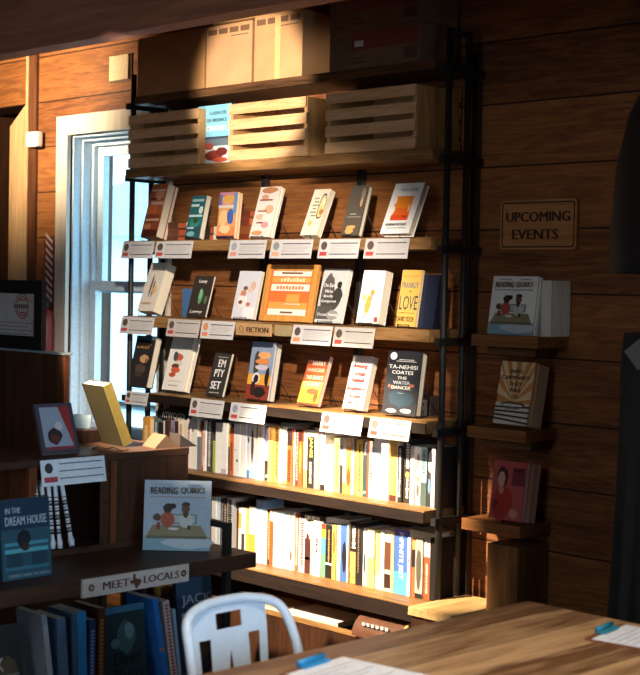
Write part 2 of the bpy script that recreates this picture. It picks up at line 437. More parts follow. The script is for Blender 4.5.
# --- top face-out row
face_book(ZA, (140.5, 239.6), (153, 187), 156, .060, 'B5613A', [(rect(0, 0, 1, .13), '4A2418'), (rect(0, .13, 1, .42), '8E4A2C'), (rect(.08, .3, .92, .34), 'D9A98A'), (rect(.05, .45, .6, .58), 'D8743C'), (rect(.2, .6, .95, .66), 'E4B49A'), (blob(.62, .78, .3, .1, 3), 'D79A7C'), (rect(.1, .7, .5, .73), '5E2A1E'), (blob(.3, .2, .25, .06, 5), 'C27C58'), (rect(.1, .86, .9, .89), 'E9C4AC')], [],
    'thick rust-brown book standing first at left on the top face-out shelf', copies=[.042, .018], back='8A4630', ez='wire easel under the rust-brown book on the top face-out shelf')
face_book(ZA, (184.6, 239), (192.6, 196.7), 199, .028, '2F6E74', [(rect(0, 0, 1, .3), '2A5560'), (blob(.5, .36, .35, .12, 2), '3F8C7A'), (blob(.35, .1, .3, .07, 9), '7FB4B8'), (rect(.1, .86, .85, .92), 'A9D0C8'), (rect(.08, .74, .6, .8), 'D6E8DE'), (ell(.78, .66, .13, .09), 'E6EEDC'), (rect(.05, .5, .92, .55), 'CFE4DF'), (blob(.55, .42, .2, .08, 4), '2E5A34'), (rect(.08, .22, .5, .26), 'BFDCE0')], [],
    'teal green paperback with pale lettering, second on the top face-out shelf', ez='wire easel under the teal paperback')
face_book(ZA, (216, 237), (220.4, 191), 233.8, .026, 'E9A56A', [(rect(0, 0, 1, .06), '5A2E4A'), (rect(0, .06, 1, .25), 'E98A4E'), (rect(0, .7, 1, 1), 'D98FA0'), (blob(.5, .84, .35, .12, 8), 'F0B25E'), (rect(.02, .72, .16, .95), '5B74B8'), (rect(0, .66, 1, .72), 'EADCC8'), (blob(.7, .48, .2, .2, 6), '4A68B4'), (blob(.3, .45, .22, .2, 12), 'F3C88A'), (rect(.84, .55, 1, .98), '6F9CC6'), (blob(.45, .2, .35, .1, 14), 'F2D2A0')], [],
    'orange, pink and blue patterned paperback, third on the top face-out shelf', copies=2, ez='wire easel under the orange, pink and blue paperback')
face_book(ZA, (249, 238), (261, 188), 269, .024, 'F1E6DA', [(blob(.5, .93, .45, .07, 3), 'C98A5E'), (blob(.35, .79, .2, .06, 4), 'D9A58A'), (rect(.12, .72, .75, .75), '9A5A48'), (blob(.7, .55, .24, .1, 5), 'E3B58E'), (rect(.15, .5, .6, .53), 'B0705A'), (blob(.3, .4, .22, .07, 6), 'E2BFA6'), (rect(.2, .27, .7, .295), '8C4E40'), (blob(.65, .24, .2, .07, 7), 'DDA0A0'), (blob(.35, .08, .28, .05, 8), 'D99F6A')], [],
    'white paperback with tan floral sprays, fourth on the top face-out shelf', copies=2, ez='wire easel under the white floral paperback')
face_book(ZA, (300, 236.8), (315, 191), 316, .03, 'F3E8CF', [(blob(.78, .62, .23, .3, 2, j=.12), '3B3026'), (blob(.79, .62, .195, .265, 2, j=.12), 'EFD48C'), (blob(.82, .72, .12, .1, 5), 'F2E3C0'), (blob(.84, .5, .13, .07, 3), 'B98048'), (blob(.38, .26, .14, .07, 4), 'EBC27A')] + [(rect(.2+.08*(k % 2), .78-.075*k, .48+.05*(k % 3), .81-.075*k), 'A39478') for k in range(6)], [],
    'cream book with a black-outlined yellow oval, fifth on the top face-out shelf', ez='wire easel under the cream book with the yellow oval')
face_book(ZA, (340.5, 235.4), (351.8, 185.5), 358, .026, '5C5348', [(blob(.8, .8, .12, .16, 4), '8C7A66'), (blob(.78, .66, .08, .1, 5), 'C99A6E'), (rect(.15, .365, .9, .378), 'A89C8A'), (blob(.42, .09, .26, .06, 3), 'E8A860'), (blob(.52, .17, .25, .04, 6), 'E8A860'), (blob(.32, .13, .1, .07, 7), 'DDA05A'), (rect(.3, .42, .62, .435), 'B9AC98')], [],
    'grey-brown hardcover with an orange animal near its foot, sixth on the top face-out shelf', hard=True, ez='wire easel under the grey-brown hardcover')
face_book(ZA, (379.7, 234), (396, 184), 408.5, .032, 'F4F0EA', [(rect(.2, .26, .8, .74), 'EE6A28'), (rect(.2, .5, .8, .74), 'F28A2C'), (rect(.2, .26, .8, .36), 'E4512A'), (blob(.2, .46, .07, .1, 3), 'F4F0EA'), (blob(.2, .66, .05, .08, 4), 'F4F0EA'), (blob(.74, .5, .03, .08, 5), 'F0C8A8'), (blob(.66, .33, .05, .012, 6), '5E2A16'), (rect(.16, .1, .84, .113), '8A8680')],
    [('WILD GAME', .56, .86, .6, .055, 'A8BCC4', dict(bold=.01)), ('ADRIENNE BRODEUR', .47, .175, .72, .05, '4A3C34', dict(bold=.012))],
    'white hardcover with a large orange square picture, last on the top face-out shelf', hard=True, ez='wire easel under the white book with the orange square')
# --- middle face-out row
face_book(ZB, (137, 311), (151.7, 263), 153, .056, 'D9CDBE', [(blob(.42, .52, .06, .26, 3), '4A4038'), (blob(.58, .46, .05, .2, 4), '6A5C4E'), (blob(.7, .44, .14, .1, 5), 'D9B070'), (blob(.4, .16, .38, .03, 6), 'B9957A'), (rect(.15, .82, .8, .84), 'BFB2A2')], [],
    'thick off-white book with a dark brush drawing, first on the middle face-out shelf', ez='wire easel under the thick off-white book')
face_book(ZB, (186, 315), (195.5, 274.5), 205, .011, '3A322C', [(blob(.52, .5, .13, .2, 3), '5E9A6E'), (blob(.5, .56, .08, .14, 4), '86BE8C'), (blob(.82, .42, .08, .1, 5), '5E6E54')],
    [('Lanny', .5, .86, .42, .1, 'E6E0D6', dict(bold=.02, slant=.2)), ('Lanny', .48, .12, .62, .09, 'E6E0D6', dict(bold=.02, slant=.2))],
    'thin dark paperback with a green figure and white script on the middle shelf', ez='wire easel under the thin dark paperback')
face_book(ZB, (231, 316), (240.3, 268.8), 252.8, .018, 'DAD6DC', [(blob(.74, .68, .14, .12, 3), 'D9B49C'), (blob(.64, .6, .12, .06, 4), 'E2C4AE'), (blob(.42, .64, .12, .05, 5), '7A5A50'), (ell(.36, .53, .13, .07), 'C98A6A'), (blob(.36, .36, .24, .15, 6), 'F0E6DE'), (blob(.3, .34, .1, .05, 7), '8A5A4A'), (blob(.66, .3, .1, .05, 8), 'C4705A'), (rect(.5, .02, .95, .24), 'EFE8E4')], [],
    'pale lavender paperback with a seated figure, left of the orange framed print', ez='wire easel under the pale lavender paperback')
# framed orange print
A = onY(258.3, 320, -.205); C = onX(267.7, 264.4, A.x); B = onY(309.8, 320, -.205)
W, H = B.x-A.x, math.hypot(C.y-A.y, C.z-A.z); ln = math.atan2(C.y-A.y, C.z-A.z)
fr = thing('framed_print', 'orange printed notice in a pale wooden frame on the middle shelf', 'framed print', (A.x, -.205, ZB+.002+.018*math.sin(ln)), (-ln, 0, 0))
FRAMEW = wood('frame_wood', 'E0A256', 'C27F38', 'Z', 2, .45)
mb = MB(); f = .026
mb.box((0, 0, 0), (f, .018, H), FRAMEW).box((W-f, 0, 0), (W, .018, H), FRAMEW).box((f, 0, 0), (W-f, .018, f), FRAMEW).box((f, 0, H-f), (W-f, .018, H), FRAMEW)
mb.build('frame', fr)
MB().box((f, .006, f), (W-f, .012, H-f), plain('E2763A', .5)).build('print', fr)
mb = MB()
q = plain('F3E8D8', .5, var=.02); q2 = plain('E9A24E', .5, var=.02); q3 = plain('7A4A34', .5, var=.02)
for (u0, v0, u1, v1), m in (((.13, .80, .87, .9), q), ((.13, .54, .87, .66), q), ((.13, .1, .87, .22), q), ((.13, .22, .87, .34), q2), ((.13, .69, .87, .78), q2), ((.46, .33, .7, .48), q2), ((.44, .3, .74, .32), q)):
    mb.box((u0*W, .0052, v0*H), (u1*W, .006, v1*H), m)
for (u0, v0, u1, v1) in ((.3, .84, .7, .87), (.38, .145, .62, .175)): mb.box((u0*W, .0046, v0*H), (u1*W, .0052, v1*H), q3)
for k in range(9): mb.box(((.24+.06*k)*W, .0044, .565*H), ((.24+.06*k+.042)*W, .0052, (.62+.01*(k % 2))*H), plain('D98A52', .5, var=.02))
for k in range(8): mb.box(((.3+.06*k)*W, .0044, .705*H), ((.3+.06*k+.04)*W, .0052, (.75+.012*(k % 3))*H), plain('F6DDB8', .5, var=.02))
mb.build('printed_bands', fr)
face_book(ZB, (314, 321), (324.8, 267.7), 339.6, .016, 'CFCBC6', [(blob(.3, .55, .28, .4, 3), '5E5853'), (blob(.45, .38, .42, .2, 4), '4E4945'), (rect(.02, .06, .6, .3), '58524D'), (blob(.72, .5, .22, .16, 5), '3E3A37'), (blob(.72, .7, .1, .08, 6), '2E2B29'), (blob(.66, .14, .26, .1, 7), '9A958F')],
    [('On Earth', .38, .69, .5, .07, 'F2EEE8', dict(bold=.015)), ("We're", .36, .58, .3, .06, 'F2EEE8', dict(bold=.015)), ('Briefly', .38, .48, .36, .065, 'F2EEE8', dict(bold=.015)), ('Gorgeous', .42, .39, .58, .065, 'F2EEE8', dict(bold=.015)), ('Ocean Vuong', .48, .14, .8, .075, 'F2EEE8', dict(bold=.012))],
    'black and white photo paperback with white lettering, right of the orange framed print', copies=2, ez='wire easel under the black and white photo book')
face_book(ZB, (355.8, 323), (364.2, 270.5), 378, .042, 'EFEAE6', [(blob(.42, .36, .13, .2, 3), 'E3B652'), (blob(.22, .48, .09, .08, 4), 'F0D486'), (rect(.3, .1, .335, .38), 'B9A04A'), (rect(.5, .42, .54, .58), 'B98A3A'), (blob(.56, .58, .1, .06, 5), 'D9A048'), (rect(.8, .03, .94, .12), 'A8483A'), (rect(.18, .79, .72, .825), 'C9CCD0'), (rect(.14, .68, .78, .715), 'D2CFCB'), (rect(.3, .14, .74, .165), 'D9D4CE')], [],
    'thick white paperback with a yellow flower drawing on the middle shelf', ez='wire easel under the white book with the yellow flower')
rt = face_book(ZB, (395.3, 324.6), (403, 268.4), 415, .014, 'E8B85C', [(rect(.05, .88, .95, .9), 'D9A04A'), (rect(.1, .235, .85, .245), '8A6A30')],
    [('FRANKLY', .5, .73, .82, .1, '6F7F8A', dict(bold=.01)), ('IN', .55, .62, .12, .04, '4A4A48', {}), ('LOVE', .52, .42, .9, .25, '3E5058', dict(bold=.0)), ('DAVID YOON', .47, .13, .84, .09, '55482E', dict(bold=.012))],
    'yellow paperback with tall grey title, last on the middle face-out shelf', ez='wire easel under the yellow paperback')
l = rt.rotation_euler.x; A = onY(395.3, 324.6, -.205)
r2 = thing('paperback_book', 'dark navy hardcover leaning right behind the yellow paperback', 'book', (A.x+.016, -.205+.016*math.cos(l), rt.location.z+.016*math.sin(l)+.0), (l, 0, 0), group='books shown face out on the shelves')
book_body(r2, .158, .205, .036, '22263A', True)
MB().box((.158, 0, 0), (.161, .03, .205), plain('1E2030', .4)).build('slipcase_side', r2)
# --- lower face-out row
face_book(ZCC, (127, 385.5), (137.5, 335), 146, .04, '2E2A2C', [(blob(.6, .55, .26, .09, 3), 'C99A66'), (blob(.5, .35, .3, .1, 4), '5A463C'), (blob(.75, .52, .08, .05, 5), '8A5E3E'), (rect(.3, .2, .6, .3), '4A3C32'), (rect(0, .92, 1, 1), '5E7478')],
    [('DEEP', .5, .8, .68, .1, 'D9A860', dict(bold=.012))],
    'black hardcover with gold lettering, first on the lower face-out shelf', hard=True, ez='wire easel under the black hardcover with gold lettering')
face_book(ZCC, (161.4, 389.7), (173.4, 336), 182.5, .038, 'EDE6DC', [(blob(.48, .6, .24, .09, 3), 'C8603E'), (blob(.34, .62, .12, .1, 4), '46505A'), (blob(.56, .5, .2, .06, 5), 'E3D4C4'), (blob(.42, .44, .2, .06, 6), '6A3A30'), (blob(.46, .37, .24, .06, 7), 'D0603C'), (blob(.36, .28, .16, .05, 8), 'B8583C'), (rect(.25, .16, .85, .175), 'C9C0B4'), (rect(.3, .08, .7, .1), 'B4ACA0')], [],
    'white book with a red and grey heart emblem, second on the lower face-out shelf', copies=2, ez='wire easel under the white book with the heart emblem')
face_book(ZCC, (205.6, 395), (215.8, 352.5), 222, .014, '393531', [(rect(.25, .9, .85, .91), 'C9C2B8'), (rect(.15, .07, .75, .085), 'C9C2B8')],
    [('EM', .56, .76, .42, .17, 'F3EEE6', dict(bold=.02)), ('PTY', .52, .53, .56, .17, 'F3EEE6', dict(bold=.02)), ('SET', .46, .25, .58, .18, 'F3EEE6', dict(bold=.02))],
    'small charcoal paperback with big white capitals, third on the lower face-out shelf', ez='wire easel under the small charcoal paperback')
face_book(ZCC, (244.7, 398.3), (253.3, 341), 267.3, .036, '8A98B0', [(rect(0, 0, 1, .26), '8A3A2C'), (rect(0, .26, 1, .44), 'E8A43C'), (blob(.3, .62, .14, .24, 4), '4A4440'), (blob(.62, .77, .32, .07, 5), 'E8A468'), (blob(.55, .66, .34, .06, 6), 'D98A4A'), (blob(.55, .56, .32, .05, 7), 'C9BCC4'), (blob(.36, .36, .17, .12, 8), 'D9DADA'), (blob(.38, .36, .11, .08, 9), '2A2422'), (blob(.84, .4, .1, .18, 10), '2A2422'), (blob(.6, .14, .3, .1, 11), '2A2422'), (blob(.3, .2, .1, .14, 12), '3A2420')], [],
    'blue, orange and black painted paperback, middle of the lower face-out shelf', copies=[.01, .026], ez='wire easel under the blue, orange and black paperback')
face_book(ZCC, (296.7, 405), (310, 356), 317, .022, 'C6562E', [(rect(0, .82, 1, 1), '6E4034'), (rect(0, .26, 1, .46), 'E8A444'), (rect(0, 0, 1, .3), 'DB8A2E'), (blob(.6, .27, .34, .07, 4), '6A4A2C'), (blob(.82, .16, .12, .12, 5), '5A4024'), (rect(0, 0, 1, .04), '6E3A20')],
    [('HARRY', .6, .83, .62, .075, 'F0DCC4', dict(bold=.012)), ('HUNSICKER', .52, .7, .82, .075, 'F0D0B0', dict(bold=.012)), ("THE DEVIL'S", .54, .55, .82, .08, 'F3E0C4', dict(bold=.012)), ('COUNTRY', .52, .42, .84, .09, 'F6DCA8', dict(bold=.012))],
    'orange and red paperback with pale capitals, left of the white red-scripted book', ez='wire easel under the orange and red paperback')
face_book(ZCC, (342, 410), (353.3, 357), 362.5, .03, 'CFC9C4', [(rect(.2, .12, .8, .14), '6A605A'), (blob(.3, .12, .16, .02, 3), 'B0443A'), (blob(.75, .25, .12, .02, 4), '8A7A72'), (blob(.85, .12, .1, .03, 5), '7A6C66'), (rect(.47, .6, .48, .96), 'B8B0AA'), (rect(.02, .015, .98, .03), 'A8342C')],
    [('Among', .48, .8, .7, .1, 'A02A22', dict(slant=.25, bold=.04)), ('Certain', .48, .67, .66, .09, 'A8342C', dict(slant=.25, bold=.04)), ('Animals', .5, .55, .66, .09, 'A02A22', dict(slant=.25, bold=.04)), ('Imaginary', .5, .38, .86, .1, 'A02A22', dict(slant=.25, bold=.04)), ('Rooms', .5, .25, .52, .08, 'A8342C', dict(slant=.25, bold=.04))],
    'white paperback with red script lettering, left of the black hardcover with sticker', ez='wire easel under the red-scripted white paperback')
face_book(ZCC, (381.5, 413), (389, 349.6), 415.5, .034, '2C2C30', [(ell(.17, .91, .1, .058), 'EDE9E4'), (blob(.5, .25, .42, .14, 4), '2A3A44'), (blob(.28, .06, .18, .035, 5), 'A8A49C'), (blob(.7, .07, .18, .04, 6), 'B9B4AA'), (blob(.14, .44, .04, .03, 7), 'A85A44'), (blob(.8, .46, .07, .03, 8), 'A85A44'), (rect(.35, .855, .78, .865), 'C9C4BC'), (rect(.28, .83, .85, .84), 'C9C4BC'), (rect(.42, .335, .58, .342), '8A8680')],
    [('TA-NEHISI', .5, .745, .84, .06, 'E8E4DC', dict(bold=.02)), ('COATES', .5, .66, .62, .055, 'E8E4DC', dict(bold=.02)), ('THE', .5, .575, .28, .045, 'D9D4CC', dict(bold=.015)), ('WATER', .5, .5, .5, .05, 'AEB4BA', dict(bold=.015)), ('DANCER', .5, .425, .56, .05, 'C9C4BC', dict(bold=.015))],
    'black hardcover with white capitals and a round white sticker, last on the lower shelf', hard=True, ez='wire easel under the black hardcover with the sticker')
# --- stacks of books lying flat behind the top face-out row
def flat_stack(px0, px1, ybase, tops, z, Y, cols, lab, dep=.11, grp=None):
    a = onY(px0, ybase, Y).x; b = onY(px1, ybase, Y).x; zz = z
    for k, (c, zt) in enumerate(zip(cols, tops)):
        w = ['bottom', 'second', 'third', 'topmost', 'fifth'] if len(cols) > 3 else ['bottom', 'middle', 'topmost']
        r = thing('paperback_book', '%s dark orange-brown book of the flat pile %s' % (w[k], lab), 'book', (a+.004*(k % 2), Y, zz), group=grp or 'books lying flat in piles')
        h = zt
        MB().box((0, 0, 0), (b-a, .001, h), plain(c, .4)).box((0, .001, h-.001), (b-a, dep, h), plain(c, .4)).box((0, .001, 0), (b-a, dep, .001), plain(c, .4)).build('cover', r)
        MB().box((.001, .001, .001), (b-a-.001, dep-.001, h-.001), PAGES).build('page_block', r)
        MB().box(((b-a)*.6, -.0006, .004), ((b-a)*.97, 0, h-.004), plain('C4693A' if k % 2 == 0 else 'B5583A', .5)).build('spine_band', r)
        zz += h+.0005
flat_stack(166, 186, 238, (.022, .034, .03), ZA, -.14, ('5E3422', '6A3A26', '5A2E20'), 'behind the rust-brown book')
flat_stack(205, 213, 238, (.03, .035), ZA, -.14, ('4A3428', '3E2C24'), 'behind the teal paperback')
flat_stack(239, 256, 238, (.028, .034, .036, .03), ZA, -.14, ('7A3A22', '8A5228', '7A3A2A', '6E3424'), 'behind the floral paperback')
A = onY(184, 296, -.06)
r = thing('paperback_book', 'small blue book standing back behind the thin dark paperback', 'book', (A.x, -.07, ZB))
book_body(r, .07, .13, .02, '3E6A9A')

# ------------------------------------------------------------------ shelf cards
def lines_card(x0, x1, yt, label, z, h=.078, tilt=.2, Y=BF-.004, photo='5A4A42', red='B8443A', col='CBC5C2', skew=0):
    a = onY(x0, yt, Y); b = onY(x1, yt, Y)
    W = b.x-a.x
    r = thing('shelf_card', label, 'card', (a.x, Y-.002, z), (-tilt, 0, 0), group='white review cards hanging on the shelf edges')
    MB().box((0, 0, -h), (W, .0012, 0), plain(col, .6, var=.03)).build('card', r)
    mb = MB(); mb.disc((W*.13, -h*.34), W*.075, h*.22, -.0006, 0, plain(photo, .6)); mb.build('portrait_photo', r)
    MB().box((W*.05, -.0006, -h*.86), (W*.22, 0, -h*.66), plain(red, .6)).build('red_caption', r)
    mb = MB(); dk = plain('4A4644', .6); gy = plain('B2ACA8', .6)
    mb.box((W*.28, -.0006, -h*.24), (W*.95, 0, -h*.19), dk).box((W*.28, -.0006, -h*.80), (W*.95, 0, -h*.75), dk)
    for k in range(5): mb.box((W*.28, -.0005, -h*(.34+.08*k)), (W*(.78+.05*((k*7) % 4)), 0, -h*(.31+.08*k)), gy)
    mb.build('printed_lines', r)
C_ = 'card hanging under '
zt = ZA-.004
lines_card(124, 155, 241, C_+'the left corner post on the top face-out shelf', zt)
lines_card(157, 194, 241, C_+'the rust-brown book on the top face-out shelf', zt)
lines_card(231, 267.5, 240, C_+'the gap left of the white floral paperback', zt, photo='9AA0A8', red='D98A7A')
lines_card(272.5, 314, 239, C_+'the gap right of the white floral paperback', zt, photo='8A8C90', red='E2A07A')
lines_card(320.5, 361, 238, C_+'the grey-brown hardcover with the orange animal', zt)
lines_card(366.5, 410.5, 237, C_+'the white hardcover with the orange square', zt, col='BFB8B3')
zt = ZB-.004
lines_card(122.5, 155, 315, C_+'the thick off-white book on the middle shelf', zt)
lines_card(169, 201, 318, C_+'the thin dark paperback with the green figure', zt, col='BDB4AC')
lines_card(203, 236, 319, C_+'the pale lavender paperback, beside the wooden FICTION sign', zt, photo='C98A5A', red='E07A5A')
lines_card(294, 333.5, 323, C_+'the black and white photo paperback', zt, red='E08A5A')
lines_card(335.5, 376, 325.5, C_+'the white book with the yellow flower', zt, col='BDB3A9')
zt = ZCC-.002
lines_card(127, 149, 388, C_+'the black hardcover with gold lettering', zt, h=.06)
lines_card(192, 225, 396.5, C_+'the small charcoal paperback with white capitals', zt)
lines_card(232, 267.5, 400.5, C_+'the blue, orange and black painted paperback', zt, photo='8A94A0')
lines_card(323, 364, 411, C_+'the white paperback with red script', zt)
lines_card(371, 412, 416, C_+'the black hardcover with the round sticker', zt, col='A89E96', photo='6A5A50', red='7A3A30')
# FICTION sign
a = onY(237, 320, BF-.006); b = onY(271.5, 321, BF-.006); W = b.x-a.x; h = .052
r = thing('shelf_sign', 'small wooden shelf sign reading FICTION on the middle shelf edge', 'sign', (a.x, BF-.012, ZB-.006))
MB().box((0, 0, -h), (W, .01, 0), wood('sign_wood', 'C9A276', 'A57E52', 'X', 2, .5), bev=.001).build('plaque', r)
MB().text('FICTION', W*.63, -h*.52, W*.62, h*.42, 0, plain('3A2418', .6), bold=.07).build('lettering', r)
mb = MB(); mb.tube([(W*.17+.012*math.cos(t*PI/8), -.0005, -h*.5+.012*math.sin(t*PI/8)) for t in range(16)], .0016, plain('8A5A34', .6), 6, closed=True)
mb.tube([(W*.17+.006, -.0005, -h*.5-.006), (W*.17+.016, -.0005, -h*.5-.018)], .0016, plain('8A5A34', .6), 6)
mb.build('emblem', r)
# small plain pale paper right of the FICTION sign
a = onY(275, 322, BF-.004); b = onY(292, 323, BF-.004)
r = thing('shelf_card', 'small blank tan card on the shelf edge right of the FICTION sign', 'card', (a.x, BF-.004, ZB-.008))
MB().box((0, 0, -.045), (b.x-a.x, .0015, 0), plain('A58E66', .6)).build('card', r)

# ------------------------------------------------------------------ packed rows of books, spine out
def proj(P):
    d = Vector(P)-CAM; z = d.dot(FW)
    return 320+FPX*d.dot(RT)/z, 337.5-FPX*d.dot(UP)/z
def colX(px, Y, Z):
    y = 400
    for _ in range(6):
        X = onY(px, y, Y).x; y = proj((X, Y, Z))[1]
    return X
def spine_row(z, Y, rows, where, grp):
    R = random.Random(int(z*1000))
    names = [r[4] for r in rows]
    for i, (xl, xr, yt, c, desc, marks) in enumerate(rows):
        a = colX(xl, Y, z)+.0004; b = colX(xr, Y, z)-.0004; W = b-a
        dy = R.uniform(-.006, .006); y0 = Y+dy
        H = onY((xl+xr)/2+1, yt, Y).z-z; D = R.uniform(.108, .13)
        if i == 0: rel = 'leftmost, before the %s' % names[1]
        elif i == len(rows)-1: rel = 'rightmost, after the %s' % names[i-1]
        else: rel = 'between %s and %s' % (names[i-1], names[i+1])
        lab = '%s book, %s, %s' % (desc, where, rel)
        r = thing('paperback_book', lab, 'book', (a, y0, z), group=grp)
        cm = plain(c, .42, var=.05)
        MB().box((0, 0, 0), (W, .0015, H), cm).box((0, .0015, 0), (.001, D, H), cm).box((W-.001, .0015, 0), (W, D, H), cm).build('cover', r)
        MB().box((.001, .0015, .001), (W-.001, D-.001, H-.0012), PAGES).build('page_block', r)
        if not marks: continue
        mb = MB()
        for mk in marks:
            k = mk[0]
            if k == 'b':      # band: v0 v1 colour
                mb.box((0.0003, -.0004, mk[1]*H), (W-.0003, 0, mk[2]*H), plain(mk[3], .45, var=.04))
            elif k == 't':    # readable lettering running down the spine
                mb.text(mk[1], W*.5, H*mk[3], H*mk[4], W*mk[5], -.0004, plain(mk[2], .5, var=.02), rot=-PI/2, bold=.015)
            elif k == 'm':    # small marks of illegible lettering: v0 v1 colour, rel width
                v = mk[1]; mw = mk[4] if len(mk) > 4 else .5
                while v < mk[2]:
                    dv = R.uniform(.018, .05); ww = mw*R.uniform(.6, 1.)
                    mb.box((W*(.5-ww/2), -.0008, v*H), (W*(.5+ww/2), -.0003, (v+dv*.7)*H), plain(mk[3], .5, var=.02)); v += dv
            elif k == 'p':    # blotch: u v ru rv colour
                mb.prism([(W*x, H*y) for x, y in blob(mk[1], mk[2], mk[3], mk[4], R.randint(1, 99))], -.0009, 0, plain(mk[5], .45, var=.04))
        mb.build('spine_print', r)
DK = '2A2422'
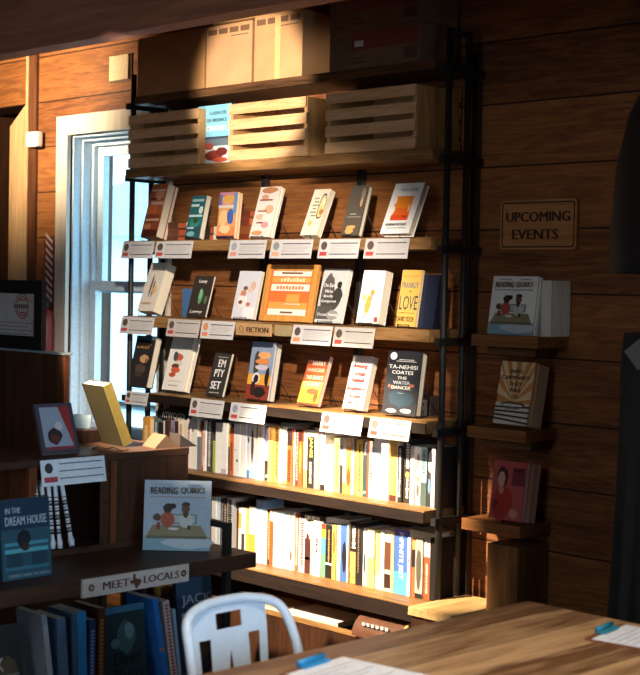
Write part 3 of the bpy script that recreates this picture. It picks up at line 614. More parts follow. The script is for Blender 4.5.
ROWD = [
 (143, 150, 417, 'D9963F', 'amber-orange', [('m', .3, .8, 'F3D9A8')]), (150.2, 153, 420, 'E8DDCB', 'narrow cream', []), (153.2, 157.5, 418, '5E6A68', 'slate-grey', [('m', .2, .9, 'C9C9C0')]),
 (158, 162, 422, '2A2524', 'black', []), (162.2, 165, 421, 'EDE8DE', 'narrow white', [('b', .1, .3, '55504A')]), (165.3, 169, 420, '4A2C24', 'dark brown', []), (169.2, 173, 420, '8E8696', 'mauve-grey', [('m', .3, .8, '5A5060')]),
 (173.2, 177, 419, 'C9A79A', 'dusty pink', [('p', .5, .4, .4, .2, '7A2E2A'), ('b', .7, .95, '4A2A28')]), (177.2, 182, 420, 'EFE2C6', 'buff', [('m', .4, .9, 'A88A5A')]), (182.2, 186, 420, 'F0D9B8', 'pale peach', [('b', 0, .25, 'E0A860')]), (186.2, 190, 419, 'F0DDD6', 'pale rose', [('m', .3, .8, 'B87868')]),
 (190.4, 196.5, 417, 'F1E6D4', 'tall ivory', [('p', .3, .75, .15, .05, '8A7A60')]), (196.8, 200, 437, '6E8088', 'short blue-grey', []), (200.2, 203.6, 422, 'C8603A', 'brick-red', [('m', .1, .9, 'F0C8A0', .6)]), (203.8, 205.8, 421, 'F2E8E0', 'slim white', [('m', .3, .8, 'C89888')]),
 (206, 211, 420, '4A4644', 'charcoal', [('m', .1, .95, 'D9D4CC', .5)]), (211.2, 213, 445, '2E2A26', 'slim black', [('p', .5, .5, .4, .08, 'C9A34A'), ('p', .5, .25, .4, .06, 'C9A34A')]), (213.1, 215.2, 441, 'A8B04A', 'slim lime', []),
 (215.4, 221, 423, 'F6F2E8', 'broad white', []), (221.2, 226.8, 423, 'F3EEE4', 'plain chalk-white', [('b', 0, .1, 'C9B8C0')]), (227, 230, 424, '5A6A5C', 'mossy grey', [('b', .55, .98, 'E2C88A'), ('m', .1, .5, '2E3430')]), (230.2, 233.8, 428, 'D9703A', 'bright orange', [('m', .1, .7, '7A3418', .5)]), 
 (234, 240, 424, 'F4EEE6', 'white speckled', [('p', .6, .3, .15, .03, '4A4640'), ('p', .3, .5, .1, .02, '9A8A7A')]), (240.2, 245.8, 424, 'F6F1EA', 'milk-white', []), (246, 248.6, 424, 'C9D0DC', 'pale blue-grey', [('b', 0, .14, '4A7AAA'), ('p', .6, .7, .3, .06, '3A4250')]), (248.8, 253.5, 425, 'E4DCD2', 'white photo-spined', [('p', .5, .6, .3, .35, '5A3A3A'), ('b', 0, .15, '88B0D0')]),
 (253.7, 258, 425, 'F3E6CC', 'cream dotted', [('m', .3, .95, 'B8924A', .25)]), (258.2, 263, 425, 'F5ECDC', 'warm white', [('m', .4, .9, 'C9A878', .3)]), (263.2, 267.8, 426, '9A8ABC', 'purple', [('b', 0, .36, '2E2A2C'), ('p', .5, .08, .25, .03, 'EDE6DC')]), (268, 272.8, 426, 'F0BC62', 'broad amber', [('m', .75, .95, '9A6A2A', .3)]),
 (273, 278.6, 426, 'EBB258', 'golden', [('m', .1, .95, '8A4A24', .5)]), (278.8, 281.3, 428, 'C9DCB8', 'pale green', []), (281.5, 286.4, 427, 'F2F0E4', 'white-green', [('b', 0, .06, '6A9A6A')]), (286.6, 291.8, 429, 'D9622E', 'orange and black', [('b', .7, 1, '3A2620'), ('m', .05, .62, '5A2414', .7)]), (292, 294.2, 429, 'F6E8C8', 'slim cream', []),
 (294.4, 298.4, 430, '5E2E2C', 'maroon', [('m', .1, .95, 'C99A88', .5)]), (298.6, 303, 430, 'A8562E', 'russet', [('p', .5, .5, .35, .3, 'D9843A'), ('b', .8, 1, '4A2420')]), (303.2, 306.8, 430, 'F2E0BC', 'straw', [('b', 0, .3, 'E8A860')]), (307, 314.4, 428, '2E2A26', 'thick black', [('t', 'JANIS', 'F0CC5A', .68, .34, .55), ('b', .86, .97, 'EDEAE0'), ('m', .08, .42, 'B8B0A0', .4)]),
 (314.6, 318.2, 428, 'EFE0C8', 'beige', [('b', 0, .18, 'B89A8A')]), (318.4, 320.4, 429, 'C99070', 'slim tan', []), (320.6, 325.4, 428, 'F1EAE0', 'white black-cornered', [('b', 0, .09, '2A2624')]), (325.6, 332.2, 445, 'F3ECD8', 'short off-white', []),
 (332.4, 339, 437, 'F2D078', 'soft yellow', [('m', .08, .9, 'D9A848', .5)]), (339.2, 342.6, 437, 'E4E2DE', 'white and black', [('b', 0, .5, '3A3432'), ('b', .55, .85, '8A9AC0')]), (342.8, 345.8, 438, 'F3DFC0', 'narrow wheat', [('b', 0, .2, 'E09A4A')]), (346, 350.2, 438, 'E09A48', 'sunset-orange', [('p', .5, .3, .45, .2, '9A4A24'), ('b', .85, 1, 'F2DDB0')]),
 (350.4, 352.6, 438, 'F2E4DC', 'slim blush', [('m', .3, .9, 'A07068')]), (352.8, 355, 438, '8A7A68', 'slim taupe', []), (355.2, 362, 440, 'F0C65E', 'sunny yellow', [('m', .08, .92, '6A4A1E', .35)]), (362.2, 366.8, 441, '3A4648', 'dark teal', [('m', .75, .98, 'A8B4B0', .7), ('p', .5, .08, .3, .03, 'D9D4C8')]), (367, 369.2, 441, 'A85030', 'slim rust', []),
 (369.4, 373.4, 441, 'F0DCCB', 'cream and red', [('m', .3, .65, '9A3A30', .7)]), (373.6, 381, 436, 'F4F1EA', 'tall thick white', [('p', .4, .07, .12, .03, '3A3A3A'), ('b', .3, .8, 'E2EDF0')]), (381.2, 388, 437, 'F3E9DC', 'tall thick ivory', [('m', .2, .8, 'D9C4B8', .25)]), (388.2, 391.8, 441, 'F0C060', 'yellow', [('b', 0, .1, '5A2E24')]), (392, 395.4, 441, 'EDB450', 'deeper yellow', [('b', 0, .1, '5A2E24')]), (395.6, 397.2, 443, 'F6F0E8', 'slim snow-white', []),
 (397.4, 401.8, 446, '2C2826', 'black white-lettered', [('m', .1, .95, 'E2DCD2', .4)]), (402, 409.6, 440, '3A322C', 'tall black-brown', [('m', .55, .92, 'EDE6DC', .5), ('p', .5, .45, .3, .06, 'C9A35A'), ('m', .08, .38, 'E2DACC', .4)]), (410, 414.4, 446, 'DAD4C8', 'light grey', []), (414.6, 419.6, 447, 'D8CFC4', 'grey blotched', [('p', .5, .75, .35, .15, '8A8078'), ('p', .5, .45, .3, .06, 'D9864A'), ('p', .5, .25, .35, .12, '6A625C')]),
 (419.8, 425.4, 447, 'A9C4C4', 'pale teal', [('m', .55, .95, '4A6A6A', .7), ('b', 0, .4, '4E5E56')]), (425.6, 430.6, 448, '37363A', 'black and white', [('p', .5, .75, .35, .2, 'E2E0DC'), ('p', .5, .35, .3, .15, '6A8CA8')]), (430.8, 434.6, 448, 'D9D2C6', 'last pale grey', []), (434.9, 441.5, 447, '221F1E', 'last black', []),
]
spine_row(ZD, -.17, ROWD, 'upper packed row', 'books packed spine out on the upper shelf')
ROWE = [
 (211.5, 215.8, 497, 'F0E8DC', 'white', []), (216, 219, 498, 'DDE8E6', 'pale aqua', []), (219.2, 222.8, 499, '4A4440', 'dark grey', [('m', .1, .9, 'B8B0A8', .5)]), (223, 226, 499, '5A3C30', 'brown dappled', [('m', .2, .9, 'D9C4B0', .6)]), (226.2, 231.4, 498, 'D8D2C8', 'black and white dotted', [('m', .2, .95, '2E2A28', .8)]),
 (235.5, 238.4, 509, '5E3A24', 'dark brown', []), (238.6, 241.4, 508, 'F0E6D6', 'narrow white', [('b', .6, .9, 'E0A858')]), (241.6, 244.8, 508, 'E8E0D6', 'narrow grey-white', [('b', .1, .5, '3A3634')]), (245, 249, 508, 'E8B04E', 'amber', [('m', .2, .9, 'C98A3A', .4)]), (249.2, 255.8, 507, 'F2E8D4', 'white and orange', [('b', 0, .5, 'E08A3A')]),
 (256, 263.4, 500, 'A8C4DC', 'tall light blue', [('p', .5, .5, .3, .3, 'C4DAEA')]), (263.6, 266, 509, 'F2E6D6', 'slim cream', []), (266.2, 269.6, 510, '3A2E28', 'black gold-lettered', [('m', .1, .95, 'D99A5A', .6)]), (269.8, 273.4, 510, 'A84E2C', 'rust-red', [('b', .8, 1, 'F0D0B0')]), (273.6, 277, 511, 'F6EEE2', 'plain white', []),
 (277.2, 283, 511, 'E6EEF2', 'icy white', [('b', .05, .45, 'B8D0DE')]), (283.2, 288.8, 511, 'E2ECF0', 'icy blue-white', [('b', .05, .45, 'A8C8DA')]), (289, 293.6, 512, 'F4EBDA', 'ivory', [('p', .5, .25, .3, .1, '6A5A4A'), ('p', .4, .9, .3, .05, '8A7A6A')]), (293.8, 297, 513, 'B85A3C', 'terracotta', [('m', .1, .9, 'F0D0B8', .5)]), (297.2, 304, 518, 'F1E6E0', 'white red-scribbled', [('m', .1, .95, 'B84A40', .6)]),
 (304.2, 310, 522, 'E2C8A8', 'tan cat-pictured', [('b', 0, .68, '4A2A24'), ('p', .5, .68, .3, .12, '4A2A24'), ('b', .27, .32, 'E08A4A')]), (310.2, 313, 522, 'F4E2C0', 'slim wheat', []), (313.2, 320.4, 521, 'F4F0EA', 'wide white', [('m', .42, .68, '2A2826', .45)]), (320.8, 325, 524, '6A9A7A', 'rainbow-striped', [('b', .9, 1, 'C8402E'), ('b', .74, .9, 'E8BC3A'), ('b', .45, .74, '5A9AC0')]), (325.2, 331.8, 525, '262322', 'wide black', [('m', .3, .9, 'B8925A', .25), ('b', .25, .29, 'F0EAE0')]),
 (332, 336, 525, 'E8A458', 'orange-cream', [('p', .5, .7, .4, .25, 'C9703A')]), (336.2, 340, 525, 'F0CFA0', 'peach', [('p', .5, .2, .3, .15, 'F6EEE0')]), (340.2, 346.8, 525, '4A6CA8', 'blue silhouette', [('p', .6, .45, .35, .3, '25262E')]), (347, 348.6, 524, 'D8C8B0', 'slim buff', []), (348.8, 355.6, 523, '2E2824', 'black and yellow', [('m', .58, .94, 'EFE6D8', .55), ('b', .1, .52, 'C9A860'), ('b', 0, .09, 'E8C05A')]), (355.8, 361.4, 523, '2A2624', 'solid black', [('m', .2, .9, '8A6A50', .3)]),
 (361.6, 365, 528, 'F0E8E0', 'white dark-printed', [('p', .5, .4, .3, .2, '4A3A40')]), (365.2, 367.2, 528, 'E0B8A8', 'slim pink', []), (367.4, 374, 529, 'F2E0A8', 'pale yellow', [('b', 0, .5, 'EFC878')]), (374.2, 379.8, 530, 'F0D890', 'butter-yellow', [('m', .3, .9, 'E8B85A', .4), ('b', 0, .22, 'F4F0E4')]), (380, 384, 530, 'DCE6D0', 'mint-white', []), (384.2, 390.4, 530, 'EFE0C0', 'cream brown-pictured', [('b', .35, .8, '6A4030'), ('b', .05, .28, '3A2620')]), (390.6, 393.6, 531, 'F0D08A', 'slim honey', []),
 (393.8, 407, 530, '4A6AB0', 'wide bright blue', [('b', 0, .35, '58A8D0'), ('t', 'INFINITE JEST', 'F0EEF4', .6, .72, .4), ('b', .92, 1, '7A6AB8')]), (407.3, 410.2, 537, 'F2ECEA', 'white lilac-tinted', [('p', .5, .6, .2, .05, '4A4650')]), (410.4, 414.4, 538, 'E08A50', 'orange and dark', [('b', .5, .8, '2E2422'), ('b', 0, .5, 'D9623A')]), (414.6, 422.2, 538, 'A8A294', 'grey tree-pictured', [('p', .5, .5, .4, .38, '5A5448'), ('b', 0, .08, '2A2624')]), (422.4, 428.2, 539, 'E2D8CC', 'white and vermilion', [('b', 0, .7, 'C8502E'), ('m', .1, .6, 'F0D0B8', .4)]), (428.6, 436, 538, '24211F', 'last black', []),
]
spine_row(ZE, -.165, ROWE, 'bottom packed row', 'books packed spine out on the bottom shelf')
# books lying flat on top of the packed rows
def flat_on(px0, px1, yb, h, Y, col, label, text=None, tcol='EDE8DE', dep=.13, tw=.8):
    a = onY(px0, yb, Y); b = onY(px1, yb, Y); W = b.x-a.x
    r = thing('paperback_book', label, 'book', (a.x, Y, a.z), group='books lying flat on the packed rows')
    cm = plain(col, .4)
    MB().box((0, 0, 0), (W, .0015, h), cm).box((0, .0015, h-.0015), (W, dep, h), cm).box((0, .0015, 0), (W, dep, .0015), cm).build('cover', r)
    MB().box((.001, .0015, .0015), (W-.001, dep-.001, h-.0015), PAGES).build('page_block', r)
    if text == 'MARKS':
        mb = MB()
        for k in range(7): mb.box((W*(.2+.085*k), -.0006, h*.25), (W*(.2+.085*k+.055+.02*(k % 2)), 0, h*.78), plain(tcol, .5, var=.02))
        mb.build('title_lettering', r)
    elif text: MB().text(text, W*.5, h*.5, W*tw, h*.62, 0, plain(tcol, .5, var=.02), bold=.02).build('title_lettering', r)
flat_on(157.5, 189, 418.5, .045, -.16, '262326', 'thick black book lying on the upper packed row, lettered ATWOOD', 'ATWOOD', tw=.72)
flat_on(281, 292, 426, .016, -.14, '7E8A7C', 'grey-green book lying on the upper packed row at its middle')
flat_on(237, 256, 506.5, .02, -.155, '2E211C', 'black book lying on the bottom packed row near its left end')
flat_on(300, 326, 519.5, .03, -.15, '332622', 'dark book with white lettering lying on the middle of the bottom row', 'MARKS', tw=.6)
flat_on(323, 350, 521, .022, -.13, 'F0E8DC', 'white book lying on the bottom row right of the dark lettered one')
flat_on(409, 435, 537, .03, -.155, 'D8C8A0', 'pale book with violet and yellow spine lying at the right end of the bottom row', None)

# ------------------------------------------------------------------ storage on the two top shelves
def crate(px0, px1, label, z=ZK, Y=-.275, D=.262, H=.258):
    a = colX(px0, Y, z); b = colX(px1, Y, z); W = b-a
    r = thing('wooden_crate', label, 'crate', (a, Y, z), group='slatted wooden crates on the upper shelf')
    e = .018
    for x in (0, W-e): MB().box((x, .009, .004), (x+e, D-.009, H-.02), PINE2).build('end_panel', r)
    for k in range(4):
        z0 = .002+k*(H/4+.0)
        MB().box((-.002, 0, z0), (W+.002*(-1)**k, .008, z0+H/4-.021), PINE, bev=.0015).build('front_slat', r)
        MB().box((0, D-.008, z0), (W, D, z0+H/4-.021), PINE).build('back_slat', r)
    mb = MB()
    for k in range(5): mb.box((e, .012+k*.05, 0.0), (W-e, .012+k*.05+.042, .008), PINE)
    mb.build('bottom_slats', r)
    return r, a, W
crate(128, 198, 'slatted pine crate at the left end of the upper shelf')
crate(228, 305, 'bright slatted pine crate in the middle of the upper shelf')
crate(325, 414.5, 'dim slatted pine crate at the right end of the upper shelf')
# white papers glimpsed in the crates, and the picture book between
A = colX(200, -.22, ZK); B = colX(233, -.22, ZK)
r = thing('hardcover_book', 'blue and red illustrated book between the left and middle crates', 'book', (A, -.235, ZK+.0)); W, H = B-A, .252
book_body(r, W, H, .03, '7FC0DC', True)
draw(r, W, H, [(rect(.12, .0, 1, .3), 'C9D4D4'), (rect(.12, .3, 1, .45), '5A6A78'), (rect(0, 0, .12, .6), '4A5A70'), (rect(0, .56, .12, 1), '9AD4E8'), (blob(.5, .14, .32, .1, 3), '8A3A30'), (blob(.75, .2, .2, .08, 5), '6A2A28'), (blob(.35, .3, .16, .07, 6), '9A4A40'), (blob(.7, .06, .25, .05, 7), 'B8543E'), (rect(.12, .42, 1, .46), '3A4654')] + [(rect(.02, .03+.085*k, .1, .08+.085*k), 'C9BFC4') for k in range(6)],
    [('CENTURY', .6, .6, .62, .085, 'F3F0EA', dict(bold=.02)), ('CUENTOS', .62, .86, .5, .06, '5A7484', dict(bold=.01)), ('DE BRONCE', .6, .74, .6, .06, '5A7484', dict(bold=.01))])
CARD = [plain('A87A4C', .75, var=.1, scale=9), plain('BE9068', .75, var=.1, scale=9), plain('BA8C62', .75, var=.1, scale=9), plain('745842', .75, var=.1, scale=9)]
def carton(px0, px1, H, label, m, z=ZT, Y=-.25, D=.22, strip=None, tape=False, base=None):
    a = colX(px0, Y, z); b = colX(px1, Y, z); W = b-a
    r = thing('cardboard_box', label, 'box', (a, Y, z), group='cardboard boxes on the top shelf')
    MB().box((0, 0, 0), (W, D, H), m, bev=.004).build('carton', r)
    mb = MB(); mb.box((.002, .002, H), (W-.002, D/2-.001, H+.003), m).box((.002, D/2+.001, H), (W-.002, D-.002, H+.003), m); mb.build('top_flaps', r)
    if strip:
        mb = MB(); pm = plain('6E5038', .7)
        for k in range(4): mb.box((W*(.05+.235*k), -.0008, H*.86), (W*(.05+.235*k+.19), 0, H*.95), pm)
        mb.box((W*.55, -.0008, H*.8), (W*.93, 0, H*.815), pm)
        mb.build('printed_strip', r)
    if tape:
        MB().box((W*.44, -.001, 0), (W*.56, 0, H*.97), plain('CFA873', .25)).build('tape', r)
    return r, W
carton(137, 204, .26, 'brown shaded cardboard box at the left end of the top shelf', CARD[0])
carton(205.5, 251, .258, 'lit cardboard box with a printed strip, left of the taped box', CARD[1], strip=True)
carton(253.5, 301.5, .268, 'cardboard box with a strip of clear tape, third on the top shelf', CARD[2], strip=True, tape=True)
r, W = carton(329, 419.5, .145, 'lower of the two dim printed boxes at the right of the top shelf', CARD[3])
def print_box(r, W, H):
    mb = MB(); pr = plain('7A4030', .7); ln = plain('5A4232', .7)
    mb.box((W*.26, -.0008, H*.5), (W*.98, 0, H*.96), pr)
    for a_, b_ in ((.06, .2),):
        mb.box((W*a_, -.0008, H*.12), (W*a_+.003, 0, H*.86), ln).box((W*b_-.003, -.0008, H*.12), (W*b_, 0, H*.86), ln).box((W*a_, -.0008, H*.12), (W*b_, 0, H*.15), ln).box((W*a_, -.0008, H*.83), (W*b_, 0, H*.86), ln)
    mb.box((W*.26, -.0008, H*.14), (W*.42, 0, H*.2), ln).box((W*.26, -.0008, H*.26), (W*.38, 0, H*.3), ln).box((W*.84, -.0008, H*.12), (W*.97, 0, H*.4), ln)
    mb.build('printed_panel', r)
print_box(r, W, .145)
mb = MB(); mb.box((W*.29, -.0012, .085), (W*.39, -.0002, .108), plain('D9D4CC', .5)); mb.build('white_label', r)
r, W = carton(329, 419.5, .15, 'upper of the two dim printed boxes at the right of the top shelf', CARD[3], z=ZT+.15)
print_box(r, W, .15)
r, W = carton(212, 292, .09, 'flat cardboard box lying on top of the two lit boxes', CARD[0], z=ZT+.272, Y=-.235, D=.2)
MB().box((W*.62, -.001, .03), (W*.98, 0, .08), plain('CDBFA6', .6)).build('white_label', r)

# ------------------------------------------------------------------ wall at right: sign, small shelves
p0 = onY(503, 250, 0); p1 = onY(580.5, 198.5, 0); W, H = p1.x-p0.x, p1.z-p0.z
r = thing('wooden_sign', 'wooden plaque reading UPCOMING EVENTS on the right wall', 'sign', (p0.x, -.02, p0.z))
def rrect(x0, y0, x1, y1, q, n=5):
    out = []
    for cx, cy, a0 in ((x1-q, y1-q, 0), (x0+q, y1-q, 90), (x0+q, y0+q, 180), (x1-q, y0+q, 270)):
        for k in range(n+1): a = math.radians(a0+90*k/n); out.append((cx+q*math.cos(a), cy+q*math.sin(a)))
    return out
SIGNW = wood('sign_board_wood', 'C88C58', '9E6A3C', 'X', 1.2, .5)
MB().prism(rrect(0, 0, W, H, .012), 0, .02, SIGNW).build('board', r)
mb = MB(); o_ = rrect(.008, .008, W-.008, H-.008, .012); i_ = rrect(.013, .013, W-.013, H-.013, .009); dkb = plain('3A2216', .7)
for k in range(len(o_)):
    j = (k+1) % len(o_)
    mb.prism([o_[k], o_[j], i_[j], i_[k]], -.0008, 0, dkb)
mb.build('border_line', r)
mb = MB(); mb.text('UPCOMING', W*.5, H*.66, W*.83, H*.2, 0, dkb, bold=.06); mb.text('EVENTS', W*.47, H*.31, W*.6, H*.2, 0, dkb, bold=.06); mb.build('lettering', r)
SX0, SX1, SF = 1.1, 1.368, -.19
for zz, lab in ((1.437, 'highest of three small wall shelves, holding the white square books'), (1.1, 'middle small wall shelf holding the sunray-covered paperback'), (.757, 'lowest small wall shelf holding the red photo paperback')):
    r = thing('wall_shelf', lab, 'shelf', (SX0-(.015 if zz < 1 else 0)+(.01 if zz > 1.3 else 0), 0, zz), group='small wooden shelves on the right wall')
    Wd = SX1-SX0
    MB().box((0, SF, -.042), (Wd+(.03 if zz > 1.3 else 0), -.001, 0), WALLSH, bev=.003).build('board', r)
    if zz > .8: MB().box((.03, SF+.06, -.075), (Wd-.02, -.001, -.042), SHELFD).build('underside_shade', r)  # dark strip standing for the shadow below the shelf
r = thing('timber_bracket', 'rough wooden block standing under the lowest small wall shelf', 'post', (1.205, -.185, 0))
MB().box((0, 0, 0), (.14, .18, .681), STUMP, bev=.004).build('block', r)
# books on them
def right_book(bl, tl, brx, ths, z, colr, art, texts, label, Y=-.165):
    A = onY(bl[0], bl[1], Y); B = onY(brx, bl[1], Y); C = onX(tl[0], tl[1], A.x)
    ln = min(.35, max(.02, math.atan2(C.y-Y, C.z-A.z))); H = math.hypot(C.y-Y, C.z-A.z); W = B.x-A.x
    d = 0; s, c = math.sin(ln), math.cos(ln); tot = sum(ths)
    for k, t in enumerate(ths):
        r = thing('paperback_book', label if k == 0 else second(label, k, len(ths)), 'book', (A.x+.003*k, Y+d*c, z+(tot-d)*s+.0005), (-ln, 0, 0))
        book_body(r, W, H-.002*(k % 2), t-.0005, colr)
        if k == 0: draw(r, W, H, art, texts)
        d += t
    return A.x, W, H
def quirks_art():
    return ([(rect(0, 0, 1, .2), '7FA0AA'), (blob(.7, .12, .45, .1, 5), 'B4BCC0'), ([(.03, .18), (.97, .18), (.86, .36), (.14, .36)], '8A7E5E'), (rect(.05, .17, .95, .21), '6A624A'),
             (rect(.26, .38, .8, .52), '7A8A80'), (rect(.29, .4, .77, .5), 'AEB8B4'),
             (blob(.36, .44, .12, .12, 7), 'A8503A'), (blob(.36, .6, .075, .08, 8), '3A2A24'), (blob(.43, .63, .06, .045, 9), '2A2220'), (blob(.2, .47, .07, .06, 10), '5A4438'),
             (blob(.64, .43, .12, .11, 11), 'C4C0B8'), (blob(.63, .6, .065, .085, 12), '6A4636'), (blob(.63, .66, .07, .035, 13), '40302A'), (blob(.63, .52, .05, .06, 14), '5A3A2C'),
             (rect(.2, .3, .25, .4), '8A3A36'), (rect(.66, .3, .7, .36), '3A3A34'), (blob(.45, .31, .1, .02, 15), 'D9D4C8'), (rect(.16, .935, .42, .948), '8A96A0'), (rect(.64, .935, .84, .948), '8A96A0'), (rect(.08, .755, .92, .768), '9A8A88')],
            [('READING', .3, .85, .4, .1, '4A3A34', dict(bold=.015)), ('QUIRKS', .73, .85, .36, .1, '4A3A34', dict(bold=.015))])
qa, qt = quirks_art()
qx, qw, qh = right_book((487, 330.7), (494, 273.5), 532, [.012, .012], 1.437, 'E9E4DC', qa, qt, 'white square cartoon-covered book on the highest small wall shelf', Y=-.17)
for k in range(7):
    r = thing('paperback_book', 'one of the upright white books shelved behind the cartoon-covered one at right', 'book', (qx+.05+.0015*(k % 3), -.121+.0165*k, 1.437), (0, 0, 0), group='white books upright on the highest small wall shelf')
    book_body(r, qw-.005, qh-.012, .0155, 'CFC8BC')
rays = [([(.5, .36), (.5+1.2*math.cos(a), .36+1.2*math.sin(a)), (.5+1.2*math.cos(a+.13), .36+1.2*math.sin(a+.13))], 'E8C898') for a in [k*.26+.05 for k in range(12)]]
def clip(pts):
    return [(min(1, max(0, u)), min(1, max(.34, v))) for u, v in pts]
art = [(clip(p), c) for p, c in rays] + [(rect(0, 0, 1, .34), 'D9CFBE')] + [([(0, .28-.06*k), (1, .3-.085*k), (1, .27-.085*k), (0, .25-.06*k)], '3A2E28') for k in range(4)] + [(blob(.5, .31, .4, .05, 4), '3A2E28'), (blob(.5, .3, .35, .03, 4), 'D9CFBE')]
right_book((493.4, 421.6), (502.8, 359.7), 527, [.02, .06], 1.1, 'D08A4C', art,
    [('INTO', .5, .84, .36, .06, K, dict(bold=.01)), ('CAPTIVITY', .5, .74, .84, .06, K, dict(bold=.01)), ('THEY', .52, .64, .4, .06, K, dict(bold=.01)), ('WILL', .52, .54, .36, .06, K, dict(bold=.01)), ('GO', .54, .44, .2, .06, K, dict(bold=.01)), ('NOAH', .52, .26, .4, .055, K, dict(bold=.01)), ('MILLIGAN' if False else 'MILMAN' if False else 'NOAH', .5, .14, .0001, .0001, K)][:6],
    'paperback with orange sunrays and black capitals on the middle small wall shelf')
right_book((488.4, 517.8), (495.3, 459.7), 520.6, [.02, .028, .03], .757, 'B84A48', [(rect(0, 0, 1, 1), 'B85450'), (blob(.35, .28, .36, .34, 3), 'A8342C'), (blob(.3, .72, .19, .2, 4), '4A2A2A'), (blob(.28, .68, .13, .15, 5), 'D09A86'), (blob(.3, .5, .09, .08, 6), 'C48A78'), (blob(.75, .12, .16, .09, 7), 'D08A7C'), (blob(.16, .25, .08, .1, 8), '7A2A34'), (rect(.6, .6, .98, .9), '7A3036')],
    [('WHITE', .79, .85, .32, .06, '3A1A1E', dict(bold=.01))], 'red paperback with a photo of a dark-haired woman on the lowest small wall shelf')
# outlet
p0 = onY(431, 407.5, 0)
r = thing('wall_outlet', 'white electrical outlet in a dark box behind the lower face-out shelf', 'outlet', (p0.x, 0, p0.z))
MB().box((-.04, -.05, -.05), (.04, 0, .05), plain('3A302A', .5), bev=.004).build('outlet_box', r)
MB().box((-.024, -.054, -.034), (.024, -.05, .034), WHITE, bev=.001).build('face_plate', r)
mb = MB()
for z in (.014, -.016):
    for x in (-.008, .008): mb.box((x-.002, -.0546, z-.006), (x+.002, -.0536, z+.006), BLACK)
mb.build('sockets', r)

# ------------------------------------------------------------------ below the bookcase
r = thing('low_bin', 'low brown wooden bin under the shelves with its top edge coloured as lit', 'bin', (-.6, -.275, 0))
MB().box((0, 0, .02), (1.42, .02, .243), DARKW).build('front_panel', r)  # darker than the sides: shade under the shelves put into the colour
MB().box((0, -.004, .243), (1.42, .024, .256), SHELFW).build('top_edge', r)  # paler strip puts the lit edge into the colour
MB().box((0, .02, .02), (.02, .26, .243), REDW).box((1.40, .02, .02), (1.42, .26, .243), REDW).build('side_panels', r)
MB().box((.02, .02, .02), (1.4, .26, .04), REDW).build('bottom_board', r)
MB().box((.02, .2, .04), (1.4, .22, .243), DARKW).build('rear_panel', r)
for x in (.005, .475, 1.38): MB().box((x, -.02, 0), (x+.022, 0, .243), plain('7A6238', .4, .6)).build('brass_strap', r)
for k, (x0, w, h, c, lab) in enumerate(((-.13, .3, .02, 'C9A878', 'tan book lying in the low bin, left of the white one'), (.2, .3, .022, 'E6DED2', 'white book lying in the low bin'), (.02, .34, .02, 'B08A5A', 'brown book lying under the others in the low bin'))):
    r = thing('paperback_book', lab, 'book', (x0, -.235, .245 if k < 2 else .222), group='books lying in the low bin')
    book_body(r, w, .0, .0, c) if False else None
    cm = plain(c, .4)
    MB().box((0, 0, 0), (w, .17, .002), cm).box((0, 0, h-.002), (w, .17, h), cm).box((0, 0, .002), (.002, .17, h-.002), cm).build('cover', r)
    MB().box((.002, .001, .002), (w-.001, .169, h-.002), PAGES).build('page_block', r)
r = thing('stack_block', 'dark wooden block the loose books lie on inside the low bin', 'block', (-.15, -.235, .042))
MB().box((0, 0, 0), (.66, .15, .18), DARKW).build('block', r)
A = onY(357, 628, -.27); B = onY(396, 625, -.27)
r = thing('half_round_bin', 'brown half-round storage bin lying under the right end of the bookcase', 'bin', (A.x, -.2, .255))
Wd = .25; LE = plain('5A3826', .45, var=.2, scale=20)
n = 14; P = []
for x in (0, Wd): P.append([Vector((x, .1*math.cos(PI*k/n)*-1, .085*math.sin(PI*k/n))) for k in range(n+1)])
MB().grid(P, LE).build('curved_shell', r, recalc=True)
mb = MB(); mb.tube([(Wd, -.1*math.cos(PI*k/n), .085*math.sin(PI*k/n)) for k in range(n+1)], .007, plain('C99A62', .4), 8); mb.build('end_rim', r)
mb = MB(); mb.prism([(-.098*math.cos(PI*k/n), .083*math.sin(PI*k/n)) for k in range(n+1)], .0, .004, LE, 'X'); mb.prism([(-.098*math.cos(PI*k/n), .083*math.sin(PI*k/n)) for k in range(n+1)], Wd-.02, Wd-.016, plain('2A1C14', .6), 'X'); mb.build('end_caps', r)
mb = MB()
for k in range(6): mb.box((.05+.024*k, -.096, .046), (.066+.024*k, -.092, .058), plain('B9B4AE', .6))
mb.build('faded_mark', r)
r = thing('low_bench', 'pale plank-topped low bench right of the bookcase foot', 'bench', (.99, -.37, 0))
MB().box((0, 0, .405), (.21, .33, .437), BENCHW, bev=.003).build('top', r)
MB().box((.01, .01, 0), (.2, .32, .405), DARKW).build('body', r)

# ------------------------------------------------------------------ left: low display unit facing the aisle
UX, UZ = .905, .70
u = thing('display_unit', 'low dark wood display unit with a black frame and MEET LOCALS sign', 'display unit', (0, 0, 0))
MB().box((.15, -3.3, UZ-.05), (UX, -1.045, UZ), DARKX, bev=.003).build('shelf_board', u)
MB().box((.15, -3.3, .24), (UX, -1.09, .28), DARKX, bev=.003).build('shelf_board', u)
for x in (UX-.045, .17):
    for y in (-1.14, -3.2): MB().box((x-.012, y-.012, 0), (x+.012, y+.012, UZ+.085), BLACK).build('post', u)
for y in (-1.14, -3.2): MB().box((.158, y-.012, UZ+.085), (UX-.033, y+.012, UZ+.105), BLACK).build('end_rail', u)
MB().box((.15, -3.25, .285), (.165, -1.15, UZ-.055), DARKW).build('back_panel', u)
c = thing('wooden_cabinet', 'dark wooden cabinet with open cubbies standing on the low display unit', 'cabinet', (0, 0, UZ))
CX, CT = .55, .322
MB().box((.2, -3.0, CT-.025), (CX, -1.053, CT), DARKX, bev=.002).build('top', c)
